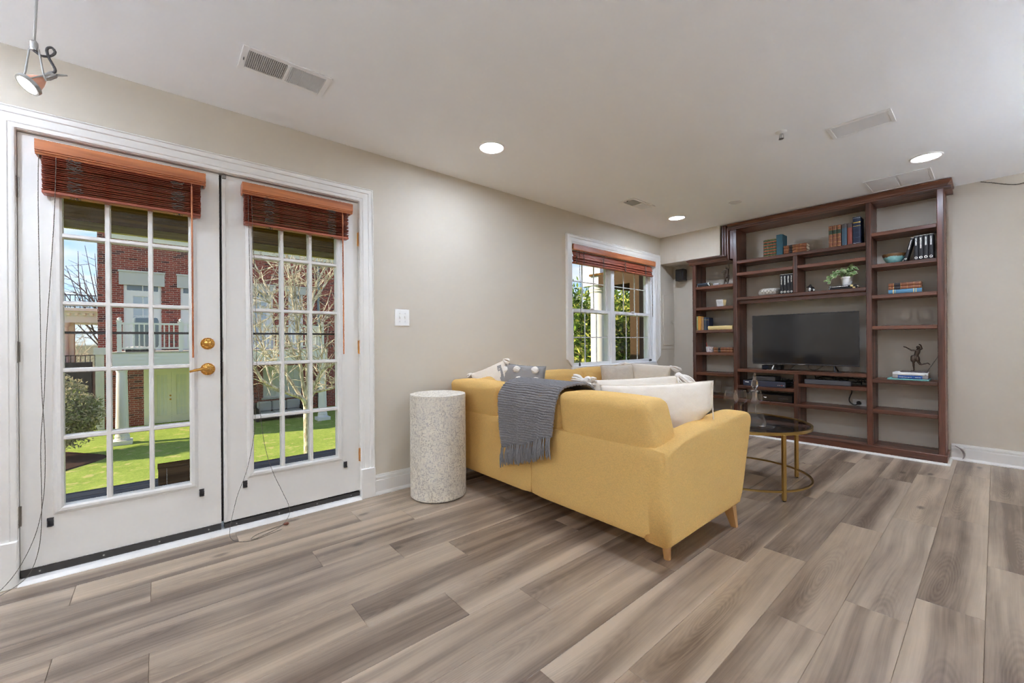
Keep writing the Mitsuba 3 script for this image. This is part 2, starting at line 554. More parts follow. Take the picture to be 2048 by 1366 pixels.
def french_leaf(name, y0, y1, ly0, ly1, mv, hinge_y, hinge_mat, sweep_top, label):
    X0, X1 = -.065, -.020
    z0, z1, lz0, lz1 = .055, 2.060, .318, 1.930
    k = struct(name, label)
    leaf = sbox(y0, z0, y1, z1).difference(sbox(ly0, lz0, ly1, lz1))
    part(k, 'leaf', prism(leaf, X1 - X0, 'x', X0), 'paint_door')
    # moulded frame round the glass, mitred, each length a piece of its own
    o = .035
    pr = [(0, 0.0), (0, .006), (.008, .012), (.020, .012), (.028, .006), (o, .002), (o, 0)]
    for (a, b, d) in (((ly0, lz0), (ly0, lz1), (-1, 0)), ((ly1, lz0), (ly1, lz1), (1, 0)), ((ly0, lz1), (ly1, lz1), (0, 1)), ((ly0, lz0), (ly1, lz0), (0, -1))):
        a, b, d = map(np.array, (a, b, d))
        t = (b - a) / np.linalg.norm(b - a)
        P = np.zeros((len(pr), 2, 3))
        for i, (w, h) in enumerate(pr):
            for e, (p, s) in enumerate(((a, -1), (b, 1))):
                q = p + d * w + t * s * w
                P[i, e] = (X1 + h, q[0], q[1])
        part(k, 'glazing_bead', grid_mesh(P), 'paint_door')
    rows = [lz0 + (lz1 - lz0) * i / 5 for i in range(6)]
    cols = [ly0] + list(mv) + [ly1]
    mw = .0105
    for y in mv:
        part(k, 'muntin', hull([(x, y + s * w, z) for z in (lz0, lz1) for s in (-1, 1) for x, w in ((-.034, mw), (-.020, mw), (-.014, mw * .62))]), 'paint_door')
    for z in rows[1:-1]:
        part(k, 'muntin', hull([(x, y, z + s * w) for y in (ly0, ly1) for s in (-1, 1) for x, w in ((-.034, mw), (-.0205, mw), (-.0145, mw * .62))]), 'paint_door')
    for i in range(5):
        for j in range(3):
            a, b, c, d = cols[j], cols[j + 1], rows[i], rows[i + 1]
            m = trimesh.Trimesh([(-.040, a, c), (-.040, b, c), (-.040, b, d), (-.040, a, d)], [(0, 1, 2), (0, 2, 3)], process=False)
            part(k, 'pane', m, 'pane_glass')
    # outside muntins
    om = [bx(-.064, -.046, y - mw, y + mw, lz0, lz1) for y in mv] + [bx(-.0645, -.0465, ly0, ly1, z - mw, z + mw) for z in rows[1:-1]]
    part(k, 'outer_grid', cat(om), 'paint_door')
    part(k, 'sweep', bx(-.060, -.014, y0 + .002, y1 - .002, .0205, sweep_top), 'door_sweep', label='black rubber door sweep')
    for i in range(4):
        yy = y0 + .06 + i * (y1 - y0 - .12) / 3
        part(k, 'sweep_screw', xform(lathe([(0, 0), (.004, 0), (.003, .002), (0, .0025)], 8), (0, 90, 0), (-.014, yy, (.0205 + sweep_top) / 2)), 'steel')
    for z in (1.806, 1.054, .304):
        hb = tube([(-.006, hinge_y, z - .048), (-.006, hinge_y, z + .048)], .0075, 10)
        fl = bx(-.019, -.016, hinge_y - .012, hinge_y + .012, z - .046, z + .046)
        kn = [tube([(-.006, hinge_y, z + dz - .0008), (-.006, hinge_y, z + dz + .0008)], .0082, 10) for dz in (-.03, -.01, .01, .03)]
        part(k, 'hinge', cat(hb, fl, kn), hinge_mat, 30)
    for yy in (ly0 - .045, ly1 + .050):
        br = cat(bx(-.0205, -.017, yy - .011, yy + .011, .232, .272), bx(-.018, -.004, yy - .009, yy - .005, .238, .262), bx(-.018, -.004, yy - .009, yy + .009, .234, .239))
        part(k, 'hold_down_bracket', br, 'black_plastic', label='small black blind bracket')
    return k


L = french_leaf('door_1', -.483, .271, -.345, .131, (-.189, -.0275), -.4895, 'nickel', .054, 'left french door leaf with brass lever and deadbolt')
R = french_leaf('door_2', .283, 1.065, .432, .918, (.590, .7545), 1.0715, 'brass', .046, 'right french door leaf')
# meeting stile astragal on the right leaf
part(R, 'astragal', cat(bx(-.020, -.012, .283, .300, .055, 2.035, .002), bx(-.020, -.016, .300, .306, .055, 2.035)), 'paint_door')
part(R, 'dark_gap_filler', bx(-.058, -.044, .2715, .2828, .055, 2.06), 'black_rubber')  # dark filler added behind the gap between the leaves so it reads dark
part(R, 'flush_bolt', bx(-.019, -.008, .284, .304, 2.036, 2.058, .002), 'nickel')
part(R, 'strike_plate', bx(-.020, -.010, .2800, .2835, .90, .98), 'nickel')
part(R, 'strike_plate', bx(-.020, -.010, .2800, .2835, 1.05, 1.12), 'nickel')
# hardware: fluted brass roses
def rose(z, r=.033):
    prof = [(0, 0), (r, 0), (r, .004), (r * .93, .008), (r * .86, .007), (r * .80, .011), (r * .6, .013), (r * .52, .012), (r * .42, .016), (0, .018)]
    m = lathe(prof, 40)
    v = np.array(m.vertices)
    rad = np.hypot(v[:, 0], v[:, 1]); ang = np.arctan2(v[:, 1], v[:, 0])
    v[:, 2] += .0022 * np.sin(ang * 14 + rad * 160) * np.clip((rad - r * .35) / (r * .4), 0, 1) * (v[:, 2] > .005)
    m.vertices = v
    return xform(m, (0, 90, 0), (-.020, .2125, z))
part(L, 'deadbolt', cat(rose(1.086), bx(-.003, .014, .2045, .2205, 1.083, 1.089, .002)), 'brass', 40, label='brass deadbolt thumb turn')
lever = tube(catmull([(-.004, .2125, .942), (.030, .2125, .942), (.040, .203, .943), (.042, .180, .945), (.041, .150, .940), (.044, .128, .934)], 6), [.011] * 6 + [.010] * 7 + [.0085] * 6 + [.0075] * 6 + [.006] * 6, 12)
part(L, 'lever_handle', cat(rose(.942, .034), lever), 'brass', 40, label='brass lever handle')
# ================================================================ ceiling fittings
def downlight(x, y, label, r=.082, group=None):
    k = thing('recessed_ceiling_light', label, 'ceiling light', group)
    ring = lathe([(r - .004, -.001), (r, -.006), (r + .010, -.004), (r + .012, .0005)], 48)
    part(k, 'trim_ring', xform(ring, (0, 0, 0), (x, y, ZC)), 'white_plastic', 30)
    disc = lathe([(0, -.0035), (r * .6, -.003), (r - .002, -.0015)], 40)
    disc.faces = disc.faces if disc.face_normals[:, 2].mean() < 0 else disc.faces[:, ::-1]
    key = fresh(k + '__diffuser')
    area_light(key, xform(disc, (0, 0, 0), (x, y, ZC)), [LAMP * c for c in LAMP_TINT])


downlight(.604, 1.771, 'bright round recessed light above the side table and sofa end')
downlight(.600, 4.352, 'round recessed light near the far corner beside the small ceiling vent')
downlight(2.547, 4.362, 'round recessed light beside the return grille above the bookcase')
G = 'recessed lights out of the frame'
for x, y in ((2.55, 1.77), (.60, -.85), (2.55, -.85), (4.5, -.85), (.6, -3.2), (2.55, -3.2), (4.5, -3.2)):
    downlight(x, y, 'round recessed ceiling light of the room outside the picture', group=G)


# added uplights out of view, made up to brighten the ceiling
for x, y, st, lb in ((1.35, -2.25, .60, 'added unseen uplight behind the camera nearest the doors'), (4.25, -1.35, 1.8, 'added unseen uplight behind the camera on the open side of the room'), (4.95, 3.3, 1.35, 'added unseen uplight by the right wall')):
    k = thing('added_uplight', lb, 'added light')
    part(k, 'base', lathe([(0, 0), (.16, 0), (.16, .012), (.02, .03), (0, .03)], 32, (x, y, 0)), 'steel', 30)
    part(k, 'pole', tube([(x, y, .02), (x, y, 1.42)], .013, 12), 'steel', 30)
    part(k, 'bowl', lathe([(.012, 1.40), (.10, 1.43), (.20, 1.49), (.262, 1.56), (.268, 1.56), (.206, 1.48), (.10, 1.418), (.012, 1.388)], 40, (x, y, 0)), 'white_plastic', 30)
    dm = lathe([(.190, 1.4855), (.10, 1.486), (0, 1.4865)], 40, (x, y, 0))
    if dm.face_normals[:, 2].mean() < 0:
        dm = flip(dm)
    area_light(fresh(k + '__diffuser'), dm, [ADDED_UPLIGHT * st * c for c in LAMP_TINT])


def rect_frame(x0, x1, y0, y1, w, z0, z1, b=.0015):
    return [bx(x0, x1, y0, y0 + w, z0, z1, b), bx(x0, x1, y1 - w, y1, z0, z1, b), bx(x0, x0 + w, y0 + w, y1 - w, z0, z1, b), bx(x1 - w, x1, y0 + w, y1 - w, z0, z1, b)]


# supply register by the doors: two banks of blades thrown opposite ways
def register(x0, x1, y0, y1, label, n, tilt=32):
    k = thing('ceiling_register', label, 'air vent')
    w = .026
    part(k, 'frame', cat(rect_frame(x0, x1, y0, y1, w, ZC - .006, ZC + .001, .002)), 'white_plastic')
    part(k, 'duct', cat(bx(x0 + w, x1 - w, y0 + w, y1 - w, ZC - .0005, ZC + .0005)), 'duct_shade_grey')  # flat sheet on the ceiling; its grey stands for the shaded duct opening
    ym = (y0 + y1) / 2
    part(k, 'centre_bar', bx(x0 + w, x1 - w, ym - .006, ym + .006, ZC - .007, ZC - .001), 'white_plastic')
    first = None
    for half, (a, b) in enumerate(((y0 + w, ym - .006), (ym + .006, y1 - w))):
        for i in range(n):
            y = a + (b - a) * (i + .5) / n
            bl = bx(x0 + w, x1 - w, -.0006, .0006, -.0042, .0042)
            t = -tilt if half == 0 else tilt
            part(k, 'blade', xform(bl, (t, 0, 0), (0, y, ZC - .0045)), 'white_plastic')
    part(k, 'damper_lever', bx((x0 + x1) / 2 - .008, (x0 + x1) / 2 + .008, y0 + .012, y0 + .015, ZC - .012, ZC - .004), 'dark_grey')
    return k


plain('duct_shade_grey', lin(150, 148, 144), 0.6)
register(.485, .682, .300, .687, 'long white ceiling register with two banks of blades above the french doors', 20)
register(.498, .664, 3.425, 3.803, 'small ceiling register near the window, half dark and half pale', 14)
# return grilles
k = thing('return_grille', 'plain white rectangular ceiling grille in the middle of the ceiling', 'air vent')
part(k, 'frame', cat(rect_frame(2.172, 2.486, 3.268, 3.486, .022, ZC - .006, ZC + .001, .002)), 'white_plastic')
part(k, 'panel', bx(2.194, 2.464, 3.290, 3.464, ZC - .003, ZC + .001), 'grille_grey')
plain('grille_grey', lin(222, 221, 218), 0.6)
k = thing('return_grille', 'white two-panel ceiling grille right above the bookcase crown', 'air vent')
part(k, 'frame', cat(rect_frame(2.136, 2.552, 4.625, 5.034, .020, ZC - .007, ZC + .001, .002)), 'white_plastic')
for a, b in ((2.160, 2.338), (2.350, 2.528)):
    part(k, 'panel', bx(a, b, 4.655, 5.005, ZC - .0045, ZC + .001, .002), 'white_plastic')
part(k, 'backing', bx(2.156, 2.532, 4.645, 5.014, ZC - .002, ZC + .001), 'grille_grey')
k = thing('ceiling_speaker', 'flat round white cover on the ceiling above the bookcase', 'ceiling speaker')
part(k, 'rim', xform(lathe([(.052, .001), (.058, -.004), (.062, -.001), (.062, .001)], 40), at=(1.222, 4.312, ZC)), 'white_plastic', 30)
part(k, 'cover', xform(lathe([(0, -.005), (.05, -.004), (.054, 0)], 40), at=(1.222, 4.312, ZC)), 'grille_grey', 30)
k = thing('fire_sprinkler', 'small white fire sprinkler head on the ceiling beside the plain grille', 'sprinkler')
part(k, 'escutcheon', xform(lathe([(0, -.012), (.014, -.012), (.026, -.007), (.034, -.001), (.034, .001)], 32), at=(1.977, 3.092, ZC)), 'white_plastic', 30)
part(k, 'head', cat(xform(lathe([(0, -.045), (.015, -.045), (.015, -.043), (.004, -.042), (.004, -.012)], 20), at=(1.977, 3.092, ZC)),
                    tube([(1.967, 3.092, ZC - .042), (1.965, 3.092, ZC - .028), (1.971, 3.092, ZC - .012)], .0018, 6),
                    tube([(1.987, 3.092, ZC - .042), (1.989, 3.092, ZC - .028), (1.983, 3.092, ZC - .012)], .0018, 6)), 'steel', 30)

# halogen spot head hanging from a rail out of the frame
k = thing('pendant_spotlight', 'slim steel pendant halogen spotlight hanging near the ceiling by the left door', 'spotlight')
px, py = .62, -.335
top = (px, py + .012, ZC)
part(k, 'rod', tube([top, (px, py, 2.172)], .0035, 10), 'steel', 30)
part(k, 'collar', lathe([(0, 2.150), (.009, 2.150), (.011, 2.158), (.011, 2.178), (.006, 2.186), (0, 2.186)], 20, (px, py, 0)), 'steel', 30)
aim = np.array([.30, -.62, -.80]); aim /= np.linalg.norm(aim)
cz = np.array([px + .006, py + .004, 2.035])
def orient(m, d, at):
    z = np.array(d) / np.linalg.norm(d)
    x = np.cross([0, 0, 1.0], z); x /= np.linalg.norm(x)
    M = np.eye(4); M[:3, 0], M[:3, 1], M[:3, 2], M[:3, 3] = x, np.cross(z, x), z, at
    m = m.copy(); m.apply_transform(M); return m
part(k, 'yoke', cat(tube([(px - .006, py - .012, 2.155), cz + [-.010, -.026, .030], cz + [-.006, -.030, .010]], .0030, 8), tube([(px + .006, py + .012, 2.155), cz + [.010, .020, .034], cz + [.004, .026, .012]], .0030, 8)), 'steel', 30)
part(k, 'ring', orient(lathe([(.030, .020), (.036, .020), (.036, .032), (.030, .032), (.030, .020)], 36), aim, cz), 'steel', 40)
part(k, 'reflector', orient(lathe([(.004, -.030), (.012, -.026), (.022, -.006), (.029, .022)], 32), aim, cz), 'dichroic', 60, label='glass dichroic reflector glowing orange')
plain('dichroic', lin(236, 170, 140), 0.15, 0.8)
key = fresh(k + '__bulb_lens')
lens = lathe([(.029, .0265), (.015, .028), (0, .0285)], 28)
if (lens.face_normals[:, 2].mean()) < 0:
    lens = flip(lens)
area_light(key, orient(lens, aim, cz), (52, 46, 36))
part(k, 'socket', orient(lathe([(0, -.072), (.012, -.072), (.012, -.046), (.009, -.040), (.009, -.028), (0, -.028)], 20), aim, cz), 'steel', 40)
q0 = cz - aim * .060
for s in (-1, 1):
    part(k, 'post', tube([cz + aim * .012 + np.array([.028 * s, 0, .004]), q0 + np.array([.012 * s, 0, 0])], .0022, 6), 'steel')
part(k, 'fin', cat(tube([q0, q0 + [.004, .038, .014]], .003, 8), tube([q0 - aim * .010, q0 - aim * .010 + [.004, .036, .010]], .003, 8)), 'steel')
part(k, 'cable', tube(catmull([(px, py, 2.150), (px + .002, py + .018, 2.138), (px + .003, py + .040, 2.146), (px + .004, py + .052, 2.164), (px + .004, py + .044, 2.178), (px + .003, py + .032, 2.168), (px + .003, py + .036, 2.140), (px + .003, py + .052, 2.100), q0 + [0, .002, .008]], 8), .0042, 8), 'dark_grey', 40, label='dark looped supply cable')
k = thing('pendant_rail_clip', 'tip of a ribbed steel rail fitting cut by the top edge', 'light fitting')
part(k, 'stem', lathe([(0, 2.300), (.006, 2.300), (.006, 2.318), (.008, 2.319), (.008, 2.324), (.006, 2.325), (.008, 2.331), (.006, 2.332), (.010, 2.345), (.010, 2.365), (.004, 2.366), (.004, ZC), (0, ZC)], 16, (.80, -.265, 0)), 'steel', 30)

# ================================================================ wooden blinds on the doors
def door_blind(y0, y1, sy0, sy1, zb, label, cord_y, wand_y, tape_y, slats):
    k = thing('wooden_blind', label, 'blind')
    # valance with a stepped lower edge and returns
    prof = [(.032, 1.957), (.040, 1.957), (.042, 1.965), (.047, 1.967), (.048, 1.973), (.052, 1.975), (.052, 2.022), (.036, 2.022), (.032, 2.016)]
    part(k, 'valance', prism([(x, z) for x, z in prof], y1 - y0, 'y', y0), 'valance_wood', label='orange brown wooden valance')
    for yy in (y0, y1 - .009):
        part(k, 'valance_return', bx(-.018, .034, yy, yy + .009, 1.957, 2.020, .002), 'valance_wood')
    part(k, 'headrail', bx(-.016, .030, y0 + .02, y1 - .02, 1.968, 2.008), 'blind_wood')
    z1 = 1.962
    n = slats
    rs = np.random.default_rng(int(abs(y0) * 1000) + 5)
    zs = zb + .016 + (z1 - zb - .018) * (np.arange(n) + .5) / n
    base = hull([(x, y, z) for y in (sy0, sy1) for x, z in ((-.012, -.0014), (-.012, .0014), (.040, -.0014), (.040, .0014), (.0415, 0.0))])
    for i, z in enumerate(zs):
        m = xform(base, (0, rs.uniform(-4, 6), 0), (rs.uniform(-.001, .002), rs.uniform(-.0015, .0015), z))
        part(k, 'slat', m, 'blind_wood')
    part(k, 'bottom_rail', bx(-.010, .041, sy0, sy1, zb, zb + .015, .003), 'blind_wood')
    for yt in tape_y:
        cl = []
        for q in range(26):
            z = rs.uniform(zb + .012, z1 - .005)
            yy = yt + rs.uniform(-.030, .030)
            pts = [(.041 + rs.uniform(0, .006), yy + rs.uniform(-.018, .018) * t, z + rs.uniform(-.006, .006)) for t in np.linspace(-1, 1, 5)]
            pts = [(x, yt - .024 + .048 * (i / 4) + rs.uniform(-.006, .006), z + rs.uniform(-.007, .007)) for i, (x, y, _) in enumerate(pts)]
            cl.append(tube(catmull(pts, 3), .0011, 5))
        part(k, 'ladder_cord', cat(cl), 'cord_grey', label='bunched grey ladder cord')
        hk = [tube([(.030, yt + a, zb - .0005), (.034, yt + a + .004, zb - .008), (.036, yt + a - .004, zb - .013)], .0010, 5) for a in (-.016, -.004, .008, .016)]
        part(k, 'cord_knot', cat(hk + [xform(trimesh.creation.icosphere(1, .004), at=(.034, yt + .006, zb - .004))]), 'black_plastic')
    part(k, 'tilt_wand', cat(tube([(.058, wand_y, 1.935), (.058, wand_y + .001, 1.010)], .0042, 8), tube([(.050, wand_y, 1.960), (.056, wand_y, 1.945), (.058, wand_y, 1.930)], .0016, 6)), 'valance_wood', 30, label='long thin wooden tilt wand')
    return k


b1 = door_blind(-.421, .205, -.402, .183, 1.783, 'raised red brown wooden blind on the left french door', -.40, .1425, (-.296, .084), 17)
b2 = door_blind(.375, 1.008, .386, .982, 1.783, 'raised red brown wooden blind on the right french door', .40, .937, (.512, .872), 15)


def pull_cord(parent, pts, name='lift_cord', r=.0013):
    part(parent, name, tube(catmull(pts, 8), r, 6), 'cord_grey', 30)


# lift cords hang from the blinds and trail on the floor
pull_cord(b1, [(.045, -.408, 1.955), (.046, -.410, 1.90), (.040, -.412, 1.70), (.020, -.411, 1.20), (.018, -.409, .90), (.016, -.400, .62), (.020, -.404, .40), (.040, -.424, .24), (.060, -.468, .11), (.075, -.520, .03), (.10, -.57, .0022)])
pull_cord(b1, [(.046, -.355, 1.953), (.045, -.357, 1.86), (.036, -.366, 1.62), (.015, -.392, 1.15), (.010, -.402, .86), (.010, -.414, .62), (.012, -.412, .35), (.015, -.420, .16), (.036, -.452, .045), (.075, -.52, .006), (.11, -.575, .0022)])
pull_cord(b2, [(.045, .404, 1.95), (.044, .405, 1.80), (.030, .412, 1.50), (.012, .424, 1.00), (.012, .428, .80), (.010, .436, .60), (.020, .395, .36), (.035, .345, .22), (.050, .318, .12), (.080, .300, .045), (.115, .300, .006), (.185, .330, .0022), (.215, .39, .0022), (.195, .47, .0022), (.165, .545, .0022)])
pull_cord(b2, [(.0455, .422, 1.95), (.044, .424, 1.80), (.030, .436, 1.50), (.014, .444, 1.05), (.012, .452, .80), (.012, .480, .50), (.016, .520, .32), (.030, .575, .17), (.045, .605, .085), (.070, .60, .035), (.125, .545, .004), (.18, .455, .0022), (.205, .40, .0022), (.190, .385, .0022), (.150, .42, .0022), (.115, .53, .0022), (.112, .575, .004)])
part(b2, 'cord_tassel', cat(lathe([(0, -.013), (.0075, -.013), (.009, -.004), (.0075, .006), (.004, .013), (0, .013)], 14)).apply_transform(trimesh.transformations.rotation_matrix(math.radians(80), (1, .4, 0))).apply_translation((.122, .572, .0095)), 'tassel_wood', 40, label='small brown wooden cord tassel')
plain('tassel_wood', lin(112, 66, 48), 0.4)

# ================================================================ light switch
k = thing('light_switch', 'white two-gang toggle switch plate on the wall right of the doors', 'light switch')
part(k, 'plate', hull([(x, y, z) for x, s in ((0, 0), (.004, 0), (.006, .004)) for y in (1.325 + s, 1.440 - s) for z in (1.207 + s, 1.330 - s)]), 'white_plastic')
for y in (1.361, 1.404):
    part(k, 'toggle', hull([(.005, y - .0052, 1.257), (.005, y + .0052, 1.257), (.005, y - .0052, 1.281), (.005, y + .0052, 1.281), (.016, y - .0042, 1.279), (.016, y + .0042, 1.279), (.015, y - .0042, 1.272), (.015, y + .0042, 1.272)]), 'white_plastic')
    for z in (1.299, 1.239):
        part(k, 'screw', xform(lathe([(0, .0012), (.003, .0010), (.0035, 0)], 10), (0, 90, 0), (.0058, y, z)), 'steel')

# ================================================================ window: two double-hung units side by side
W = struct('window_1', 'white twin double-hung window with grilles between the glass')
plain('vinyl', lin(238, 240, 240), 0.35, 0.45)
part(W, 'head_liner', bx(-.15, .0, WY0, WY1, WZ1 - .014, WZ1), 'vinyl')
part(W, 'side_liner', bx(-.15, .0, WY0, WY0 + .014, WZ0, WZ1), 'vinyl')
part(W, 'side_liner', bx(-.15, .0, WY1 - .014, WY1, WZ0, WZ1), 'vinyl')
part(W, 'sill', bx(-.15, .012, WY0, WY1, WZ0 - .012, WZ0 + .016, .003), 'vinyl')
part(W, 'frame', cat(bx(-.13, -.030, 3.289, 3.322, WZ0 + .016, WZ1 - .014), bx(-.13, -.030, 4.850, 4.916, WZ0 + .016, WZ1 - .014), bx(-.13, -.022, 3.998, 4.066, WZ0 + .016, WZ1 - .014, .003), bx(-.13, -.03, 3.322, 4.85, 2.074, WZ1 - .014)), 'vinyl')
for i, (a, b) in enumerate(((3.322, 3.998), (4.066, 4.850))):
    s = .034
    for nm, x, z0, z1 in (('lower', -.052, WZ0 + .016, 1.432), ('upper', -.088, 1.392, 2.074)):
        fr = sbox(a, z0, b, z1).difference(sbox(a + s, z0 + s, b - s, z1 - s))
        sk = part(W, f'{nm}_sash', prism(fr, .030, 'x', x - .015), 'vinyl')
        ia, ib, ja, jb = a + s, b - s, z0 + s, z1 - s
        for q in (1, 2):
            yy = ia + (ib - ia) * q / 3
            part(sk, 'grille_bar', bx(x - .004, x + .004, yy - .0055, yy + .0055, ja, jb), 'vinyl')
        zz = (ja + jb) / 2
        part(sk, 'grille_bar', bx(x - .0035, x + .0035, ia, ib, zz - .0055, zz + .0055), 'vinyl')
        m = trimesh.Trimesh([(x + .006, ia, ja), (x + .006, ib, ja), (x + .006, ib, jb), (x + .006, ia, jb)], [(0, 1, 2), (0, 2, 3)], process=False)
        part(sk, 'pane', m, 'pane_glass')
    part(W, 'sash_lock', cat(bx(-.046, -.022, (a + b) / 2 - .025, (a + b) / 2 + .025, 1.432, 1.444, .003)), 'vinyl')
part(W, 'lift_latch', bx(-.034, -.010, 4.815, 4.848, WZ0 + .018, WZ0 + .044, .004), 'dark_grey', label='dark window opening control')
k = struct('trim_3', 'white moulded casing around the window')
for nm, m in zip(('side_casing', 'side_casing', 'head_casing', 'apron_casing'), mitred_casing(WY0 + .012, WY1 - .012, WZ0 + .002, WZ1 - .012, .092, True)):
    part(k, nm, m, 'paint_trim', 30)

# window blind: pulled up, slats hanging a little open
k = thing('wooden_blind', 'wider red brown wooden blind pulled up at the top of the window', 'blind')
part(k, 'valance', hull([(x, y, z) for y in (3.296, 4.895) for x, z in ((.012, 2.040), (.024, 2.040), (.026, 2.048), (.026, 2.098), (.022, 2.102), (.012, 2.102))]), 'valance_wood', label='orange brown wooden valance')
part(k, 'headrail', bx(-.030, .010, 3.305, 4.885, 2.060, 2.098), 'blind_wood')
rs = np.random.default_rng(8)
base = hull([(x, y, z) for y in (3.312, 4.842) for x, z in ((-.026, -.0014), (-.026, .0014), (.024, -.0014), (.024, .0014))])
for i, z in enumerate((2.012, 1.983, 1.955, 1.932)):
    part(k, 'slat', xform(base, (rs.uniform(-.10, .10), 64 + rs.uniform(-5, 5), 0), (0, rs.uniform(-.003, .003), z)), 'blind_wood')
part(k, 'bottom_rail', bx(-.024, .024, 3.312, 4.842, 1.902, 1.920, .004), 'blind_wood')
for y in (3.345, 3.46, 3.80, 4.22, 4.66):
    part(k, 'ladder_cord', cat([tube(catmull([(.027, y + rs.uniform(-.012, .012), z) for z in np.linspace(2.035, 1.905, 6)], 3), .0014, 5) for _ in range(5)]), 'cord_grey')
part(k, 'tilt_wand', tube([(.034, 4.792, 1.945), (.036, 4.800, 1.388)], .0036, 8), 'cord_grey', 30)
part(k, 'lift_cord', cat(tube(catmull([(.030, 3.376, 2.04), (.032, 3.386, 1.70), (.032, 3.394, 1.30), (.030, 3.374, .93), (.030, 3.372, .855)], 6), .0022, 6), lathe([(0, .820), (.008, .822), (.010, .835), (.006, .856), (0, .858)], 12, (.030, 3.372, 0))), 'black_plastic', 30)

# ================================================================ niche at the far left corner
k = thing('electrical_panel_cover', 'wall-coloured raised metal panel door in the niche beside the window', 'panel cover')
part(k, 'surround', cat(rect_frame(0, .008, 5.075, 5.392, .0, .97, 1.71) if False else bx(0, .006, 5.060, 5.395, .968, 1.722, .002)), 'paint_wall')
part(k, 'door', bx(.004, .013, 5.098, 5.365, 1.020, 1.690, .003), 'paint_wall')
part(k, 'latch', bx(.012, .022, 5.315, 5.350, 1.315, 1.355, .003), 'paint_wall')
k = thing('wall_speaker', 'small black speaker under the soffit by the bookcase', 'speaker')
part(k, 'cabinet', bx(.095, .205, 5.262, 5.372, 1.875, 2.030, .008), 'black_plastic')
part(k, 'grille', bx(.103, .197, 5.254, 5.266, 1.890, 2.020, .006), 'black_rubber')
part(k, 'bracket', cat(tube([(.15, 5.370, 1.95), (.15, 5.40, 1.95)], .008, 8), bx(.135, .165, 5.392, 5.40, 1.92, 1.98)), 'black_plastic')
part(k, 'wire', tube(catmull([(.19, 5.370, 1.905), (.23, 5.388, 1.890), (.27, 5.394, 1.905), (.33, 5.397, 1.93)], 6), .0022, 6), 'cord_grey')

# ================================================================ built-in bookcase
B = thing('built_in_bookcase', 'tall dark red brown built-in bookcase covering the far wall around the television', 'bookcase')
F0, BK = 5.10, 5.398
for (x0, x1, z1) in ((.407, .445, 2.030), (.889, .930, 2.372), (2.081, 2.122, 2.372), (2.553, 2.597, 2.372)):
    part(B, 'upright', bx(x0, x1, F0, BK, .070, z1, .004), 'case_upright')
for (x0, x1, z0, z1) in ((1.488, 1.528, 1.575, 1.966), (1.488, 1.528, .402, .712), (1.488, 1.528, .082, .370)):
    part(B, 'divider', bx(x0, x1, F0 + .002, BK, z0, z1, .004), 'case_upright')
shelves = [(.445, .889, z) for z in (1.743, 1.487, 1.207, .934, .686, .420)]
shelves += [(.930, 2.081, 2.000), (.930, 1.488, 1.859), (1.528, 2.081, 1.861), (.930, 2.081, 1.574), (.930, 2.081, .748), (.930, 1.488, .558), (1.528, 2.081, .620), (.930, 2.081, .402)]
shelves += [(2.122, 2.553, z) for z in (2.077, 1.779, 1.493, 1.202, .704, .420)]
for x0, x1, z in shelves:
    part(B, 'shelf', bx(x0 + .0005, x1 - .0005, F0 + .003, BK, z - .034, z, .003), 'case_shelf')
part(B, 'shelf_apron', bx(.931, 2.080, F0 + .055, F0 + .075, 1.500, 1.539), 'case_shelf')
part(B, 'top_board', cat(bx(.85, 2.640, F0 - .005, BK, 2.366, 2.384)), 'case_shelf')
part(B, 'top_board', cat(bx(.36, .850, F0 - .004, BK, 2.024, 2.040)), 'case_shelf')
part(B, 'scribe_panel', bx(.852, .889, F0 + .012, F0 + .03, 2.035, 2.366), 'case_upright')
CR = [(0, 0), (.010, .0), (.012, .010), (.018, .014), (.022, .030), (.036, .046), (.046, .052), (.046, .062), (0, .062)]
def crown(name, p0, p1, out, z, m0, m1):
    p0, p1, out = (np.array(q, float) for q in (p0, p1, out))
    t = (p1 - p0) / np.linalg.norm(p1 - p0)
    n = len(CR); P = []
    for p, mm in ((p0, -m0), (p1, m1)):
        for a, h in CR:
            q = p + out * a + t * mm * a
            P.append((q[0], q[1], z + h))
    P = np.array(P)
    F = []
    for i in range(n):
        i2 = (i + 1) % n
        F += [(i, i2, n + i2), (i, n + i2, n + i)]
    for i in range(1, n - 1):
        F += [(0, i, i + 1), (n, n + i + 1, n + i)]
    m = trimesh.Trimesh(P, np.array(F), process=False); m.fix_normals()
    part(B, name, m, 'case_shelf')
crown('crown_moulding', (.846, F0 - .006), (2.600, F0 - .006), (0, -1), 2.366, 0, 1)
crown('crown_return', (2.600, F0 - .006), (2.600, BK), (1, 0), 2.366, 1, 0)
crown('crown_moulding', (.400, F0 - .006), (.835, F0 - .006), (0, -1), 2.018, 1, 0)
crown('crown_return', (.400, BK), (.400, F0 - .006), (-1, 0), 2.018, 0, 1)
part(B, 'crown_riser', cat(bx(.790, .806, F0 - .050, BK, 2.080, 2.428), bx(.806, .828, F0 - .034, BK, 2.080, 2.428, .004), bx(.828, .848, F0 - .016, BK, 2.03, 2.40, .004)), 'case_upright')
part(B, 'plinth', cat(bx(.400, 2.606, F0 - .010, BK, .002, .070), bx(.400, 2.612, F0 - .016, BK, .070, .082, .003)), 'case_shelf')
k = struct('trim_4', 'white quarter round at the foot of the bookcase')
qr = [(0, 0), (.018, 0), (.0165, .007), (.0125, .0125), (.007, .0165), (0, .018)]
part(k, 'front_strip', prism([(F0 - .010 - a, h) for a, h in qr], 2.624 - .40, 'x', .40), 'paint_trim', 30)
part(k, 'side_strip', prism([(2.606 + a, h) for a, h in qr], BK - F0 + .028, 'y', F0 - .028), 'paint_trim', 30)
